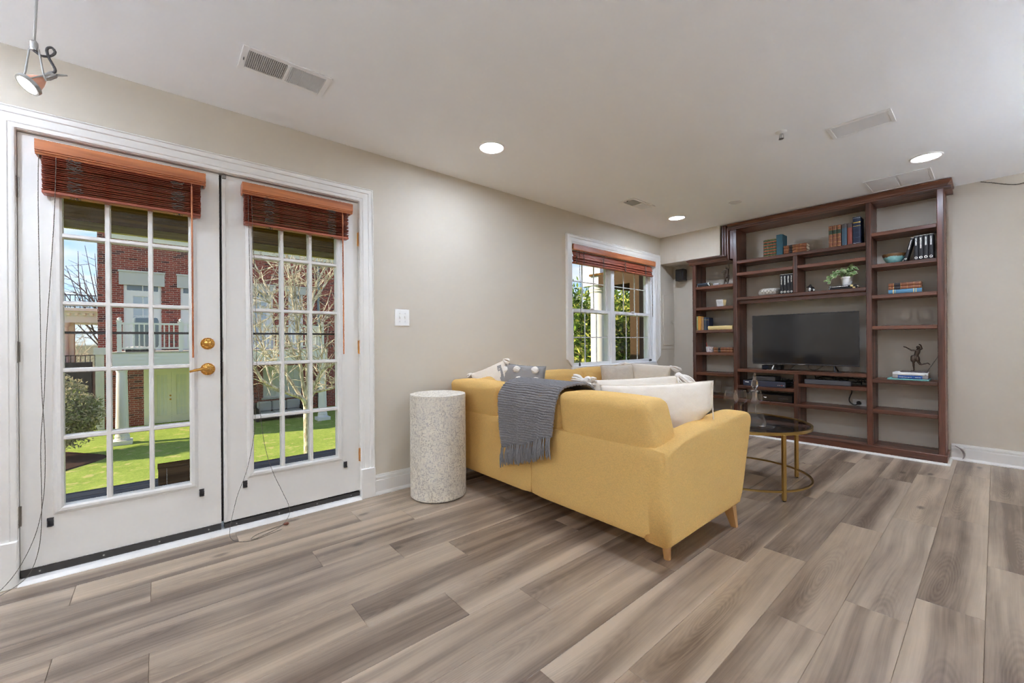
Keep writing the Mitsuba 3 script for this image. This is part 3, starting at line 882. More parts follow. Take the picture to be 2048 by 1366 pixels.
# ================================================================ sectional sofa
S = thing('sectional_sofa', 'mustard yellow L-shaped sectional sofa with its back to the doors', 'sofa')
SF = 'sofa_fabric'
part(S, 'base', soft_box(.03, 1.90, 1.80, 2.62, .13, .36, .03, 8), SF, True)
part(S, 'base', soft_box(.03, .90, 2.60, 4.36, .13, .36, .03, 8), SF, True)
part(S, 'back_frame', soft_box(.022, .986, 1.757, 1.90, .128, .572, .028, 12), SF, True)
part(S, 'back_frame', soft_box(.982, 1.893, 1.757, 1.90, .128, .572, .028, 12), SF, True)
part(S, 'back_frame', soft_box(.022, .16, 1.86, 4.40, .13, .572, .028, 10), SF, True)


def arm_mesh():
    prof = [(1.757, .128), (2.10, .127), (2.565, .128), (2.62, .20), (2.70, .37), (2.785, .565), (2.796, .605), (2.778, .630), (2.74, .644), (2.66, .650), (2.45, .645), (2.20, .630), (1.98, .607), (1.84, .582), (1.79, .570), (1.764, .548), (1.757, .50)]
    pr_ = np.array(prof)
    P = np.vstack([pr_[:2], pr_[2:3], catmull(pr_[2:], 4)[1:], pr_[-1:] * .5 + pr_[:1] * .5])
    c = P.mean(0)
    rows = []
    for x, ins in ((1.765, .040), (1.768, .022), (1.777, .009), (1.792, .002), (1.808, 0.0), (1.868, 0.0), (1.884, .002), (1.899, .009), (1.909, .020), (1.913, .032), (1.915, .060)):
        d = P - c
        q = c + d * (1 - ins / np.linalg.norm(d, axis=1, keepdims=True))
        tilt = -.018 * np.clip((q[:, 1] - .13) / .5, 0, 1)
        rows.append(np.stack([x + tilt, q[:, 0], q[:, 1]], 1))
    R = np.array(rows)
    n = len(P)
    V = R.reshape(-1, 3)
    F = []
    for i in range(len(rows) - 1):
        for j in range(n):
            j2 = (j + 1) % n
            a, b, c_, d_ = i * n + j, i * n + j2, (i + 1) * n + j2, (i + 1) * n + j
            F += [(a, b, c_), (a, c_, d_)]
    for i, rev in ((0, True), (len(rows) - 1, False)):
        V = np.vstack([V, R[i].mean(0)[None]])
        cc = len(V) - 1
        for j in range(n):
            j2 = (j + 1) % n
            F.append((cc, i * n + j2, i * n + j) if rev else (cc, i * n + j, i * n + j2))
    m = trimesh.Trimesh(V, np.array(F), process=True)
    m.fix_normals()
    return m


part(S, 'arm', arm_mesh(), SF, 50)
part(S, 'arm', soft_box(.03, .90, 4.30, 4.42, .13, .63, .05, 10), SF, True)


def lean(top_shift):
    def fn(o, h):
        t = (o[:, 2] / h[2] + 1) / 2
        o = o.copy()
        o[:, 1] -= top_shift * t
        return o
    return fn


def lean_x(top_shift):
    def fn(o, h):
        t = (o[:, 2] / h[2] + 1) / 2
        o = o.copy()
        o[:, 0] -= top_shift * t
        return o
    return fn


def taper(top_shift, side):
    def fn(o, h):
        t = (o[:, 2] / h[2] + 1) / 2
        o = o.copy()
        o[:, 1] -= top_shift * t
        o[:, 0] -= side * t * np.clip(o[:, 0] / h[0], 0, 1)
        return o
    return fn


part(S, 'back_cushion', soft_box(.055, .665, 1.785, 2.00, .50, .787, .042, 18, .014, taper(.035, .040)), SF, True)
part(S, 'back_cushion', soft_box(.655, 1.222, 1.785, 2.00, .50, .787, .042, 18, .014, lean(.035)), SF, True)
part(S, 'back_cushion', soft_box(1.222, 1.838, 1.785, 2.01, .50, .790, .042, 18, .014, taper(.035, .045)), SF, True)
for a, b in ((1.98, 2.60), (2.602, 3.168), (3.172, 3.74), (3.744, 4.29)):
    part(S, 'back_cushion', soft_box(.075, .30, a, b, .48, .800, .06, 12, .015, lean_x(.03)), SF, True)
for a, b in ((.32, .90), (.905, 1.34), (1.345, 1.765)):
    part(S, 'seat_cushion', soft_box(a, b, 2.00, 2.68, .33, .455, .04, 10, .012), SF, True)
for a, b in ((2.685, 3.48), (3.485, 4.29)):
    part(S, 'seat_cushion', soft_box(.29, .92, a, b, .33, .455, .04, 10, .012), SF, True)


def leg(p0, p1, r0, r1, sq=False):
    n = 4 if sq else 16
    if sq:
        d = np.array(p1) - np.array(p0)
        pts = [(p0[0] + sx * r0, p0[1] + sy * r0 * .8, p0[2]) for sx in (-1, 1) for sy in (-1, 1)] + [(p1[0] + sx * r1, p1[1] + sy * r1 * .8, p1[2]) for sx in (-1, 1) for sy in (-1, 1)]
        return hull(pts)
    return tube([p0, np.array(p0) * .5 + np.array(p1) * .5, p1], [r0, (r0 + r1) / 2, r1], n)


part(S, 'leg', leg((1.868, 2.500, .135), (1.886, 2.534, 0), .031, .015, True), 'leg_wood', label='tapered light wood leg')
part(S, 'leg', leg((1.812, 1.900, .135), (1.812, 1.912, 0), .026, .017), 'leg_wood', 40, label='short light wood leg')
part(S, 'leg', leg((.10, 2.10, .135), (.10, 2.10, 0), .026, .017), 'leg_wood', 40)
part(S, 'leg', leg((.83, 4.28, .135), (.85, 4.31, 0), .028, .015, True), 'leg_wood')
part(S, 'leg', leg((.12, 4.28, .135), (.12, 4.30, 0), .026, .017), 'leg_wood', 40)

# ================================================================ knitted throw over the sofa back
plain_throw = lin(104, 102, 104)


def f_throw(p, n, uv):
    g = fbm(p.x * 240, p.y * 240, p.z * 240, 2)
    return mix(lin(88, 86, 87), lin(152, 149, 148), g)


scene['throw_wool'] = two({'type': 'principled', 'base_color': proc(f_throw), 'roughness': 0.9, 'specular': 0.1, 'sheen': 0.4})


def throw_mesh():
    nu, nv = 150, 250
    path = catmull([(2.035, .58), (2.020, .70), (1.985, .785), (1.915, .826), (1.840, .826), (1.775, .800), (1.738, .72), (1.728, .62), (1.724, .50), (1.727, .38)], 30)
    s = np.concatenate([[0], np.cumsum(np.linalg.norm(np.diff(path, axis=0), axis=1))])
    crest = s[np.argmax(path[:, 1])]
    P = np.zeros((nu, nv, 3))
    ends = []
    for i in range(nu):
        u = i / (nu - 1)
        zend = .386 + u * .140 + .006 * math.sin(u * 9)
        back = path[:, 0] < 1.80
        k = np.where(back)[0]
        s_end = np.interp(-zend, -path[k, 1], s[k])
        sv = np.linspace(s[0] + .02, s_end, nv)
        yy, zz = np.interp(sv, s, path[:, 0]), np.interp(sv, s, path[:, 1])
        t = np.clip((sv - crest) / (s_end - crest), -1, 1)
        xl = np.interp(t, [-1, 0, .35, 1], [.80, .775, .712, .772])
        xr = np.interp(t, [-1, 0, .30, 1], [1.30, 1.318, 1.238, 1.208])
        x = xl + (xr - xl) * u
        folds = .010 * np.sin(u * 15 + 1.2 * t + .4) * np.clip(t * 2, 0, 1) + .006 * np.sin(u * 31 + 2 * t) * np.clip(t * 1.5 - .2, 0, 1)
        rowp = sv / .0150
        colp = (x - .70) / .0130
        r = np.floor(rowp)
        off = (r % 2) * .5
        st = np.abs(np.sin(np.pi * (rowp))) ** .7 * (.55 + .45 * np.abs(np.sin(np.pi * (colp + off))) ** .8)
        d = .003 + .0095 * st
        ty, tz = np.gradient(yy, sv), np.gradient(zz, sv)
        ny, nz_ = tz, -ty     # outward of the drape
        sgn = 1.0
        ny, nz_ = -(-tz) * sgn, -ty * sgn
        P[i, :, 0] = x
        P[i, :, 1] = yy + ny * (d + folds)
        P[i, :, 2] = zz + nz_ * (d + folds)
        ends.append(P[i, -1])
    return P, ends


P, ends = throw_mesh()
TH = thing('knitted_throw', 'charcoal grey knitted throw with a fringe draped over the sofa back', 'throw blanket')
top = grid_mesh(P)
Q = P.copy()
inner = np.array([1.90, .56])
dv = inner[None, None] - Q[..., 1:]
Q[..., 1:] += dv / np.linalg.norm(dv, axis=-1, keepdims=True) * .011
bot = flip(grid_mesh(Q[::3, ::3]))
rim = []
for A, B_ in ((P[0], Q[0]), (P[-1], Q[-1]), (P[:, 0], Q[:, 0]), (P[:, -1], Q[:, -1])):
    rim.append(grid_mesh(np.stack([A, B_])))
part(TH, 'cloth', cat(top, bot, rim), 'throw_wool', True)
rs = np.random.default_rng(4)
for i in range(38):
    u = (i + .5) / 38
    e = ends[int(u * (len(ends) - 1))]
    st = []
    for q in range(4):
        l = .112 + rs.uniform(-.018, .012)
        sway = rs.uniform(-.012, .012)
        st.append(tube(catmull([e + [0, -.001, .008], e + [rs.uniform(-.003, .003), -.004, -.012], e + [sway * .5 + rs.uniform(-.005, .005), -.006 - rs.uniform(0, .008), -.05], e + [sway + rs.uniform(-.009, .009), -.002 - rs.uniform(0, .012), -l]], 4), [.0036] * 12 + [.0026], 5))
    part(TH, 'tassel', cat(st), 'throw_wool', True)

# ================================================================ cushions on the sofa
def cloth(name, a, b, sc=420.0, bump=0.0006):
    la, lb = lin(*a), lin(*b)

    def fn(p, n, uv):
        return mix(la, lb, 0.5 * noise(p.x * sc, p.y * sc, p.z * sc) + 0.5 * fbm(p.x * 40, p.y * 40, p.z * 40, 2))
    scene[name] = two({'type': 'principled', 'base_color': proc(fn), 'roughness': 0.9, 'specular': 0.1, 'sheen': 0.3})


cloth('cream_cloth', (226, 214, 196), (240, 231, 216))
cloth('linen_cloth', (186, 173, 156), (214, 203, 188))
plain('grey_cloth', lin(142, 139, 136), 0.9, 0.1)
plain('white_yarn', lin(242, 236, 226), 0.9, 0.1)


def tassel(at, d, length=.06, r=.022, n=16, seed=0):
    """A short fat tassel: a knot and strands."""
    rs = np.random.default_rng(seed)
    at, d = np.array(at, float), np.array(d, float) / np.linalg.norm(d)
    out = [xform(trimesh.creation.icosphere(2, r * .55), at=at)]
    for i in range(n):
        v = rs.normal(size=3); v -= d * (v @ d); v /= np.linalg.norm(v)
        w = rs.uniform(.35, 1.0)
        p0, p1, p2 = at + v * r * .3, at + d * length * .45 + v * r * 1.0 * w, at + d * length * rs.uniform(.85, 1.1) + v * r * 1.1 * w
        out.append(tube(catmull([p0, p1, p2], 4), [.0045] * 8 + [.003], 6))
    return cat(out)


def set_pillow(name, label, mat, w, h, t, at, rot, seed=0, pinch=.05, wrinkle=.006, extras=None, tuck=0.0):
    k = thing(name, label, 'cushion')
    R = trimesh.transformations.euler_matrix(*[math.radians(a) for a in rot], 'sxyz')
    M = trimesh.transformations.translation_matrix(at) @ R
    m = pillow(w, h, t, 40, pinch, seed, wrinkle)
    if tuck:
        v = np.array(m.vertices)
        v[:, 0] -= tuck * np.clip(-v[:, 2] / h * 2 + .25, 0, 1.25) * np.clip(v[:, 0] / (w / 2), 0, 1)
        m.vertices = v
    m.apply_transform(M)
    part(k, 'cover', m, mat, True)
    if extras:
        extras(k, M, w, h, t)
    return k


def loc(M, p):
    return (M @ np.array([*p, 1.0]))[:3]


def seam(k, M, w, h, pinch, mat):
    # piped edge
    a = np.linspace(-1, 1, 24)
    X = lambda A, B: (A * w / 2 * (1 - pinch * (1 - B ** 2) * abs(A) ** 3), 0, B * h / 2 * (1 - pinch * (1 - A ** 2) * abs(B) ** 3))
    ring = [X(t, -1) for t in a[:-1]] + [X(1, t) for t in a[:-1]] + [X(-t, 1) for t in a[:-1]] + [X(-1, -t) for t in a[:-1]]
    part(k, 'piping', tube([loc(M, p) for p in ring], .0035, 6, closed=True), mat, True)


def ex1(k, M, w, h, t):
    for sx, sz in ((-1, -1), (1, 1), (-1, 1), (1, -1)):
        c = loc(M, (sx * w * .49, 0, sz * h * .49)); d = c - loc(M, (0, 0, 0)); d = d + np.array([0, -.03, -.25])
        part(k, 'tassel', tassel(c, d, .050, .020, 18, int(sx + 2 * sz + 9)), 'white_yarn', True)
    P = np.array([[loc(M, (x, -t * .5 * ((1 - (2 * x / w) ** 2) * (1 - (2 * z / h) ** 2)) ** .42 - .0025, z)) for z in np.linspace(-h * .40, h * .40, 14)] for x in np.linspace(w * .30, w * .40, 5)])
    part(k, 'stripe', grid_mesh(P), 'grey_cloth', True, label='woven grey stripe')


set_pillow('tasselled_cushion', 'off-white cushion with corner tassels and a grey stripe at the left end of the sofa', 'cream_cloth', .33, .36, .12, (.205, 2.085, .712), (-6, -22, 30), 1, extras=ex1)


def ex2(k, M, w, h, t):
    rs = np.random.default_rng(3)
    for (a, b) in ((-.36, .37), (-.05, .40), (.34, .42), (.06, .22), (.40, .24), (-.30, .05), (.20, .0), (.42, -.05), (-.12, -.2), (.3, -.3), (-.38, -.3), (.05, -.40)):
        y = -t * .5 * ((1 - (2 * a) ** 2) * (1 - (2 * b) ** 2)) ** .42
        tuft = trimesh.creation.icosphere(3, 1.0)
        v = np.array(tuft.vertices)
        r = 1 + .30 * (meshkit.noise(v * 4 + a * 9, 2) - .5) + .22 * (meshkit.noise(v * 11 + b * 7, 5) - .5)
        v = v * r[:, None] * np.array([.036, .014, .026])
        tuft.vertices = v + np.array([a * w, y - .003, b * h])
        tuft.apply_transform(M)
        part(k, 'tuft', tuft, 'white_yarn', True)
    seam(k, M, w, h, .05, 'grey_cloth')


set_pillow('tufted_cushion', 'grey cushion with white oval tufts behind the throw', 'grey_cloth', .46, .44, .14, (.455, 2.155, .685), (-8, 2, 4), 2, extras=ex2)


def ex3(k, M, w, h, t):
    seam(k, M, w, h, .05, 'linen_cloth')


set_pillow('linen_cushion', 'plain taupe linen cushion left of the knitted cushion on the far seat', 'linen_cloth', .42, .40, .13, (.400, 3.53, .640), (-8, 0, 78), 3, extras=ex3)


def ex4(k, M, w, h, t):
    # knitted face: rows of stitches
    nu, nv = 120, 100
    A, Bv = np.meshgrid(np.linspace(-1, 1, nu), np.linspace(-1, 1, nv), indexing='ij')
    prof = np.clip((1 - A ** 2) * (1 - Bv ** 2), 0, 1) ** .42
    row = (Bv + 1) * h / 2 / .013
    col = (A + 1) * w / 2 / .015 + (np.floor(row) % 2) * .5
    st = np.abs(np.sin(np.pi * row)) * (.35 + .65 * np.abs(np.sin(np.pi * col)))
    P = np.stack([A * w / 2, -prof * t / 2 - .002 - .006 * st * np.clip(prof * 4, 0, 1), Bv * h / 2], -1)
    m = grid_mesh(P); m.apply_transform(M)
    part(k, 'knit_face', m, 'cream_cloth', True, label='chunky cream knit')
    for sx in (-1, 1):
        c = loc(M, (sx * w * .49, 0, h * .48))
        part(k, 'tassel', tassel(c, loc(M, (sx, 0, -.4)) - loc(M, (0, 0, 0)), .10, .030, 20, 30 + sx), 'white_yarn', True)


set_pillow('knitted_cushion', 'cream chunky knit cushion with corner tassels on the far seat near the window', 'cream_cloth', .52, .36, .15, (.53, 3.80, .662), (-14, 2, 2), 4, .03, extras=ex4)


def ex5(k, M, w, h, t):
    c = loc(M, (-w * .49, 0, h * .49))
    part(k, 'tassel', cat(tassel(c, (-.7, -.1, .05), .075, .034, 30, 41), xform(trimesh.creation.icosphere(2, .030), at=c + np.array([.05, -.005, .004])), tassel(c + np.array([.05, 0, .005]), (.8, -.2, -.1), .06, .03, 20, 44)), 'white_yarn', True)
    c = loc(M, (w * .49, 0, h * .49))
    part(k, 'tassel', cat(tassel(c, (.8, -.15, -.55), .105, .040, 36, 43)), 'white_yarn', True)


set_pillow('long_tasselled_cushion', 'pale cushion with big yarn tassels between the sofa back and the large plain cushion', 'cream_cloth', .62, .38, .13, (1.335, 2.335, .652), (-8, -4, 33), 5, .04, extras=ex5)


def ex6(k, M, w, h, t):
    seam(k, M, w, h, .05, 'cream_cloth')


set_pillow('large_cream_cushion', 'large plain cream cushion leaning in the corner against the sofa arm', 'cream_cloth', .64, .42, .17, (1.575, 2.225, .622), (-6, -4, 26), 6, .06, .008, extras=ex6, tuck=.24)

# ================================================================ drum side table
def f_drum(p, n, uv):
    a = dr.atan2(p.y - 1.517, p.x - .283) * .195
    top = mi.Float(n.z) > .5
    u = dr.select(top, p.x, a)
    v = dr.select(top, p.y, p.z)
    hx = smoothstep(.52, .60, noise(u * 330, v * 95, 1.0))
    hy = smoothstep(.52, .60, noise(u * 95, v * 330, 5.0))
    w = smoothstep(.35, .55, dr.maximum(hx, hy) * (.5 + noise(u * 60, v * 60, 2.0)))
    patch = smoothstep(.3, .75, fbm(u * 14, v * 5, 3.0, 3))
    g = mix(lin(176, 166, 150), lin(196, 190, 180), patch)
    return mix(g, lin(238, 231, 214), w * (.55 + .45 * fbm(u * 25, v * 25, 8.0, 2)))


def f_drum_h(p, n, uv):
    a = dr.atan2(p.y - 1.517, p.x - .283) * .195
    top = mi.Float(n.z) > .5
    u = dr.select(top, p.x, a)
    v = dr.select(top, p.y, p.z)
    hx = smoothstep(.52, .60, noise(u * 330, v * 95, 1.0))
    hy = smoothstep(.52, .60, noise(u * 95, v * 330, 5.0))
    return dr.maximum(hx, hy)


scene['drum_finish'] = two({'type': 'bumpmap', 'arbitrary': proc(f_drum_h, 6e-4), 'scale': 0.0006, 'bsdf': {'type': 'principled', 'base_color': proc(f_drum), 'roughness': 0.55, 'specular': 0.3}})
D_ = thing('drum_side_table', 'pale textured cylindrical side table between the wall and the sofa', 'side table')
part(D_, 'drum', lathe([(0, .004), (.186, .004), (.191, .008), (.1952, .014), (.1955, .7145), (.1935, .7180), (0, .7190)], 96, (.283, 1.517, 0)), 'drum_finish', 40)
part(D_, 'glide', lathe([(0, 0), (.183, 0), (.183, .006), (0, .006)], 64, (.283, 1.517, 0)), 'black_rubber', 40)

# ================================================================ round glass coffee table
C_ = thing('coffee_table', 'round coffee table with a smoked glass top and thin brass frame', 'coffee table')
cx, cy, cr = 1.594, 3.437, .443


def ring(r, z, w, h, n=96):
    a = np.arange(n) * 2 * np.pi / n
    pr = [(-w / 2, -h / 2), (w / 2, -h / 2), (w / 2, h / 2), (-w / 2, h / 2)]
    P = np.array([[(cx + (r + p) * math.cos(t), cy + (r + p) * math.sin(t), z + q) for p, q in pr + pr[:1]] for t in a])
    m = grid_mesh(P, True)
    m.merge_vertices()
    m.fix_normals()
    return m


part(C_, 'top_ring', ring(cr, .450, .014, .020), 'gold_metal', 30)
part(C_, 'stretcher_ring', ring(cr, .066, .012, .012), 'gold_metal', 30)
a0 = math.atan2(3.172 - cy, 1.954 - cx)
for i in range(4):
    t = a0 + i * math.pi / 2
    lx, ly = cx + (cr + .003) * math.cos(t), cy + (cr + .003) * math.sin(t)
    m = xform(bx(-.011, .011, -.011, .011, .006, .444, .002), (0, 0, math.degrees(t)), (lx, ly, 0))
    part(C_, 'leg', m, 'gold_metal')
    part(C_, 'foot_pad', lathe([(0, 0), (.009, 0), (.009, .007), (0, .007)], 12, (lx, ly, 0)), 'black_rubber')
scene['smoked_glass'] = {'type': 'dielectric', 'int_ior': 1.5, 'ext_ior': 1.0, 'specular_transmittance': rgb((.42, .42, .43))}
part(C_, 'glass_top', lathe([(0, .446), (cr - .0095, .446), (cr - .008, .4475), (cr - .008, .4545), (cr - .0095, .456), (0, .456)], 96, (cx, cy, 0)), 'smoked_glass', 30)

# glassware: blown bowls are one thin sheet, stems and stopper are solid
def wine_glass(x, y, label):
    k = thing('wine_glass', label, 'wine glass', None)
    z = .4565
    part(k, 'bowl', lathe(catmull([(.004, z + .105), (.010, z + .109), (.030, z + .122), (.046, z + .142), (.050, z + .160), (.047, z + .186), (.038, z + .222)], 5), 48, (x, y, 0)), 'pane_glass', True)
    part(k, 'rim', tube([(x + .038 * math.cos(t), y + .038 * math.sin(t), z + .222) for t in np.arange(40) * 2 * np.pi / 40], .0009, 6, closed=True), 'clear_glass', True)
    part(k, 'stem', lathe([(0, z), (.036, z), (.0365, z + .0012), (.012, z + .005), (.0042, z + .012), (.0034, z + .06), (.004, z + .100), (.0055, z + .105), (0, z + .1065)], 36, (x, y, 0)), 'clear_glass', 40)


wine_glass(1.505, 3.465, 'left one of the two stemmed wine glasses beside the large cushion')
wine_glass(1.545, 3.545, 'right one of the two overlapping stemmed wine glasses beside the large cushion')
wine_glass(1.622, 3.640, 'stemmed wine glass behind the glass decanter')
k = thing('glass_decanter', 'conical clear glass decanter with a teardrop stopper on the coffee table', 'decanter')
dx, dy, z = 1.728, 3.318, .4565
part(k, 'bottle', lathe(catmull([(.062, z + .004), (.071, z + .011), (.072, z + .024), (.067, z + .045), (.048, z + .10), (.030, z + .155), (.0195, z + .190), (.0165, z + .215), (.017, z + .238), (.0205, z + .242)], 5), 56, (dx, dy, 0)), 'pane_glass', True)
part(k, 'base', lathe(catmull([(0, z), (.060, z), (.068, z + .004), (.0695, z + .012), (.064, z + .017), (.030, z + .022), (0, z + .023)], 4), 48, (dx, dy, 0)), 'clear_glass', 50)
part(k, 'stopper', lathe(catmull([(0, z + .175), (.008, z + .185), (.0115, z + .215), (.0120, z + .244), (.021, z + .246), (.021, z + .256), (.010, z + .264), (.016, z + .276), (.0225, z + .296), (.019, z + .322), (.009, z + .355), (.0035, z + .380), (0, z + .392)], 4), 40, (dx, dy, 0)), 'clear_glass', 40)
# ================================================================ things on the bookcase
import manifold3d as m3

plain('paper', lin(226, 212, 180), 0.85, 0.1)
plain('gilt', lin(214, 178, 96), 0.35, 0.5, 0.6)
plain('ink_white', lin(236, 234, 228), 0.5)
BOOKCOL = {'tan_leather': (122, 74, 50), 'green_label': (40, 58, 44), 'black_label': (34, 28, 28), 'tartan_green': (58, 70, 46), 'teal_cloth': (44, 84, 98), 'slate_cloth': (84, 76, 74), 'slate_panel': (62, 84, 100),
           'rust_panel': (128, 66, 54), 'navy_cloth': (22, 32, 54), 'black_cloth': (24, 24, 27), 'red_cord': (186, 62, 50), 'sand_cover': (222, 196, 136), 'ochre_cloth': (200, 142, 62), 'sage_cloth': (150, 152, 110), 'brown_cloth': (152, 112, 78),
           'dusk_cloth': (50, 58, 68), 'green_cloth': (52, 84, 74), 'blue_jacket': (34, 74, 140), 'grey_jacket': (158, 150, 146), 'white_jacket': (230, 230, 226), 'aqua_jacket': (120, 180, 172), 'sky_cloth': (82, 128, 156)}
for n_, c_ in BOOKCOL.items():
    plain(n_, lin(*c_), 0.45 if 'leather' in n_ or 'black' in n_ else 0.6, 0.35)

FY = 5.112


def book_mesh(w, h, d, round_spine=True):
    """Upright book: spine at y=0 facing -y, thickness along x (0..w), height z (0..h), depth y."""
    b = min(.003, w * .15)
    if round_spine and w > .012:
        a = np.linspace(-math.pi / 2, math.pi / 2, 9)
        arc = [(w / 2 + (w / 2) * math.sin(t), .006 * (1 - math.cos(t))) for t in a]
    else:
        arc = [(0, .002), (.001, 0), (w - .001, 0), (w, .002)]
    outer = arc + [(w, d), (0, d)]
    t = .0022
    cover = [prism(arc + [(w, .010), (0, .010)], h, 'z', 0), bx(0, t, .009, d, 0, h, .0006), bx(w - t, w, .009, d, 0, h, .0006)]
    pages = bx(t, w - t, .009, d - .004, .003, h - .003)
    return cat(cover), pages


def band_on(w, z, th, proud=.0012, inset=0.0):
    a = np.linspace(-math.pi / 2, math.pi / 2, 9)
    arc = [(w / 2 + (w / 2 + proud * .5 - inset) * math.sin(t), .006 * (1 - math.cos(t)) - proud) for t in a]
    back = [(x, y + proud + .001) for x, y in arc[::-1]]
    return prism(arc + back, th, 'z', z)


def book(name, label, w, h, d, cover, at, bands=(), lying=False, tilt=0, group=None, letters=None, yaw=0.0, cat_='book'):
    """bands: (z, thickness, material, proud). lying: spine horizontal, running along +x from at."""
    k = thing(name, label, cat_, group)
    c, p = book_mesh(w, h, d)
    M = trimesh.transformations.translation_matrix(at) @ trimesh.transformations.euler_matrix(0, 0, math.radians(yaw), 'sxyz')
    if lying:
        # height runs along +x, thickness along +z
        R = np.array([[0, 0, 1, 0], [0, 1, 0, 0], [1, 0, 0, 0], [0, 0, 0, 1.0]])
        R[0, 2], R[2, 0] = 1, 1
        M = M @ R
        mirror = True
    else:
        M = M @ trimesh.transformations.rotation_matrix(math.radians(tilt), (0, 1, 0))
        mirror = False

    def place(m):
        m = m.copy()
        m.vertices = trimesh.transformations.transform_points(m.vertices, M)
        if mirror:
            m.faces = m.faces[:, ::-1]
        return m
    part(k, 'cover', place(c), cover, 35)
    part(k, 'pages', place(p), 'paper')
    for (z, th, mat, proud) in bands:
        part(k, 'spine_band', place(band_on(w, z, th, proud)), mat, 35)
    if letters:
        for (txt, size, z, across, mat, turned) in letters:
            m = meshkit.text_mesh(txt, size, .0008)
            v = np.array(m.vertices)
            if turned:      # reads down the spine
                v = np.stack([across + v[:, 1] * 0 + (v[:, 1] - size / 2), -.0016 - v[:, 2] * .5, z - v[:, 0]], 1)
                m.vertices = v
            else:
                v = np.stack([across + v[:, 0], -.0016 - v[:, 2] * .5, z + v[:, 1]], 1)
                m.vertices = v
            part(k, 'spine_mark', place(m), mat)
    return k


g5 = lambda h, mat='gilt', pr=.0010: [(h * q, .0018, mat, pr) for q in (.045, .22, .42, .585, .80, .93)]
leather = lambda h, lab='green_label': g5(h) + [(h * .60, h * .185, lab, .0006)]

# top shelf of the middle bay
for i in range(4):
    w = .0310
    x = 1.206 + i * .0318
    h = .1855
    bands = [(h * q, .006, 'red_cord', .0012) for q in (.14, .31, .48, .65, .82)] + [(h * q, .0018, 'gilt', .0016) for q in (.02, .175, .345, .515, .685, .855, .97)]
    book('tartan_bound_book', f"ribbed green and red book, {('first', 'second', 'third', 'fourth')[i]} from the left, beside the teal book", w, h, .125, 'tartan_green', (x, FY, 2.0), bands, group='ribbed books beside the teal book')
book('teal_book', 'tall teal blue book at the end of the ribbed green and red row', .060, .219, .150, 'teal_cloth', (1.3335, FY - .002, 2.0), [])
for i, (z, w) in enumerate(((2.0, .026), (2.0262, .034), (2.0604, .028))):
    book('leather_book', f"brown leather book, {('bottom', 'middle', 'top')[i]} of the stack right of the teal book", w, .205, .125, 'tan_leather', (1.402, FY + .004, z), [(.03, .0018, 'gilt', .001), (.05, .030, 'black_label', .0006), (.085, .0018, 'gilt', .001), (.12, .0018, 'gilt', .001), (.155, .0018, 'gilt', .001)], lying=True, group='leather books lying beside the teal book')
for i, x in enumerate((1.795, 1.8285, 1.8625)):
    book('leather_book', f"{('left', 'middle', 'right')[i]} of the three upright brown leather books on the top shelf", .0305, .2135, .14, 'tan_leather', (x, FY, 2.0), leather(.2135), group='upright leather books on the top shelf')
book('slate_book', 'grey book with a blue-grey spine panel right of the upright leather books', .040, .2115, .145, 'slate_cloth', (1.899, FY, 2.0), [(.006, .165, 'slate_panel', .0006)])
book('rust_book', 'grey book with a rust red spine panel left of the tall navy book', .037, .2100, .145, 'slate_cloth', (1.943, FY, 2.0), [(.006, .160, 'rust_panel', .0006)])
book('navy_book', 'tall thick navy blue book with gilt bands at the end of the top shelf', .058, .258, .165, 'navy_cloth', (1.985, FY - .002, 2.0), [(.006, .0022, 'ink_white', .0008), (.060, .0016, 'slate_panel', .0008), (.105, .0016, 'slate_panel', .0008), (.150, .0016, 'slate_panel', .0008), (.168, .004, 'gilt', .0008), (.200, .009, 'gilt', .0006), (.246, .0022, 'ink_white', .0008)])


def penguinish(x, w, h, z, label, group, tilt=0, at_y=FY, mark=True):
    k = book('black_book', label, w, h, .13, 'black_cloth', (x, at_y, z), [(h - .004, .003, 'ink_white', .0006)], tilt=tilt, group=group)
    M = trimesh.transformations.translation_matrix((x, at_y, z)) @ trimesh.transformations.rotation_matrix(math.radians(tilt), (0, 1, 0))
    rs = np.random.default_rng(int(x * 1e4))
    ms = []
    zz = h * .93 - .006
    stop = h * rs.uniform(.45, .62)
    while zz > stop:
        l = rs.uniform(.003, .006)
        ms.append(bx(w * .34, w * .66, -.0018, -.0002, zz - l, zz))
        zz -= l + .0016
    m = cat(ms); m.apply_transform(M)
    part(k, 'spine_mark', m, 'ink_white')
    ringm = lathe([(w * .20, 0), (w * .36, 0), (w * .36, .0016), (w * .20, .0016), (w * .20, 0)], 16)
    ringm = xform(ringm, (90, 0, 0), (w / 2, -.0004, .020)); ringm.apply_transform(M)
    part(k, 'spine_emblem', ringm, 'ink_white')
    return k


for i, (x, w) in enumerate(((1.365, .029), (1.3955, .031), (1.428, .029), (1.4585, .027))):
    penguinish(x, w, .2105, 1.574, f"black book with white marks, {('first', 'second', 'third', 'fourth')[i]} from the left beside the patterned bowl", 'black books beside the patterned bowl')
for i, (x, w, h) in enumerate(((2.410, .027, .214), (2.4385, .030, .2155), (2.470, .030, .2165), (2.502, .030, .2175))):
    penguinish(x, w, h, 1.779, f"upright black book, {('first', 'second', 'third', 'fourth')[i]} to the right of the leaning black book", 'upright black books in the right bay')
penguinish(2.3405, .022, .208, 1.7835, 'black book leaning to the right beside the turquoise bowl', None, tilt=13.5)


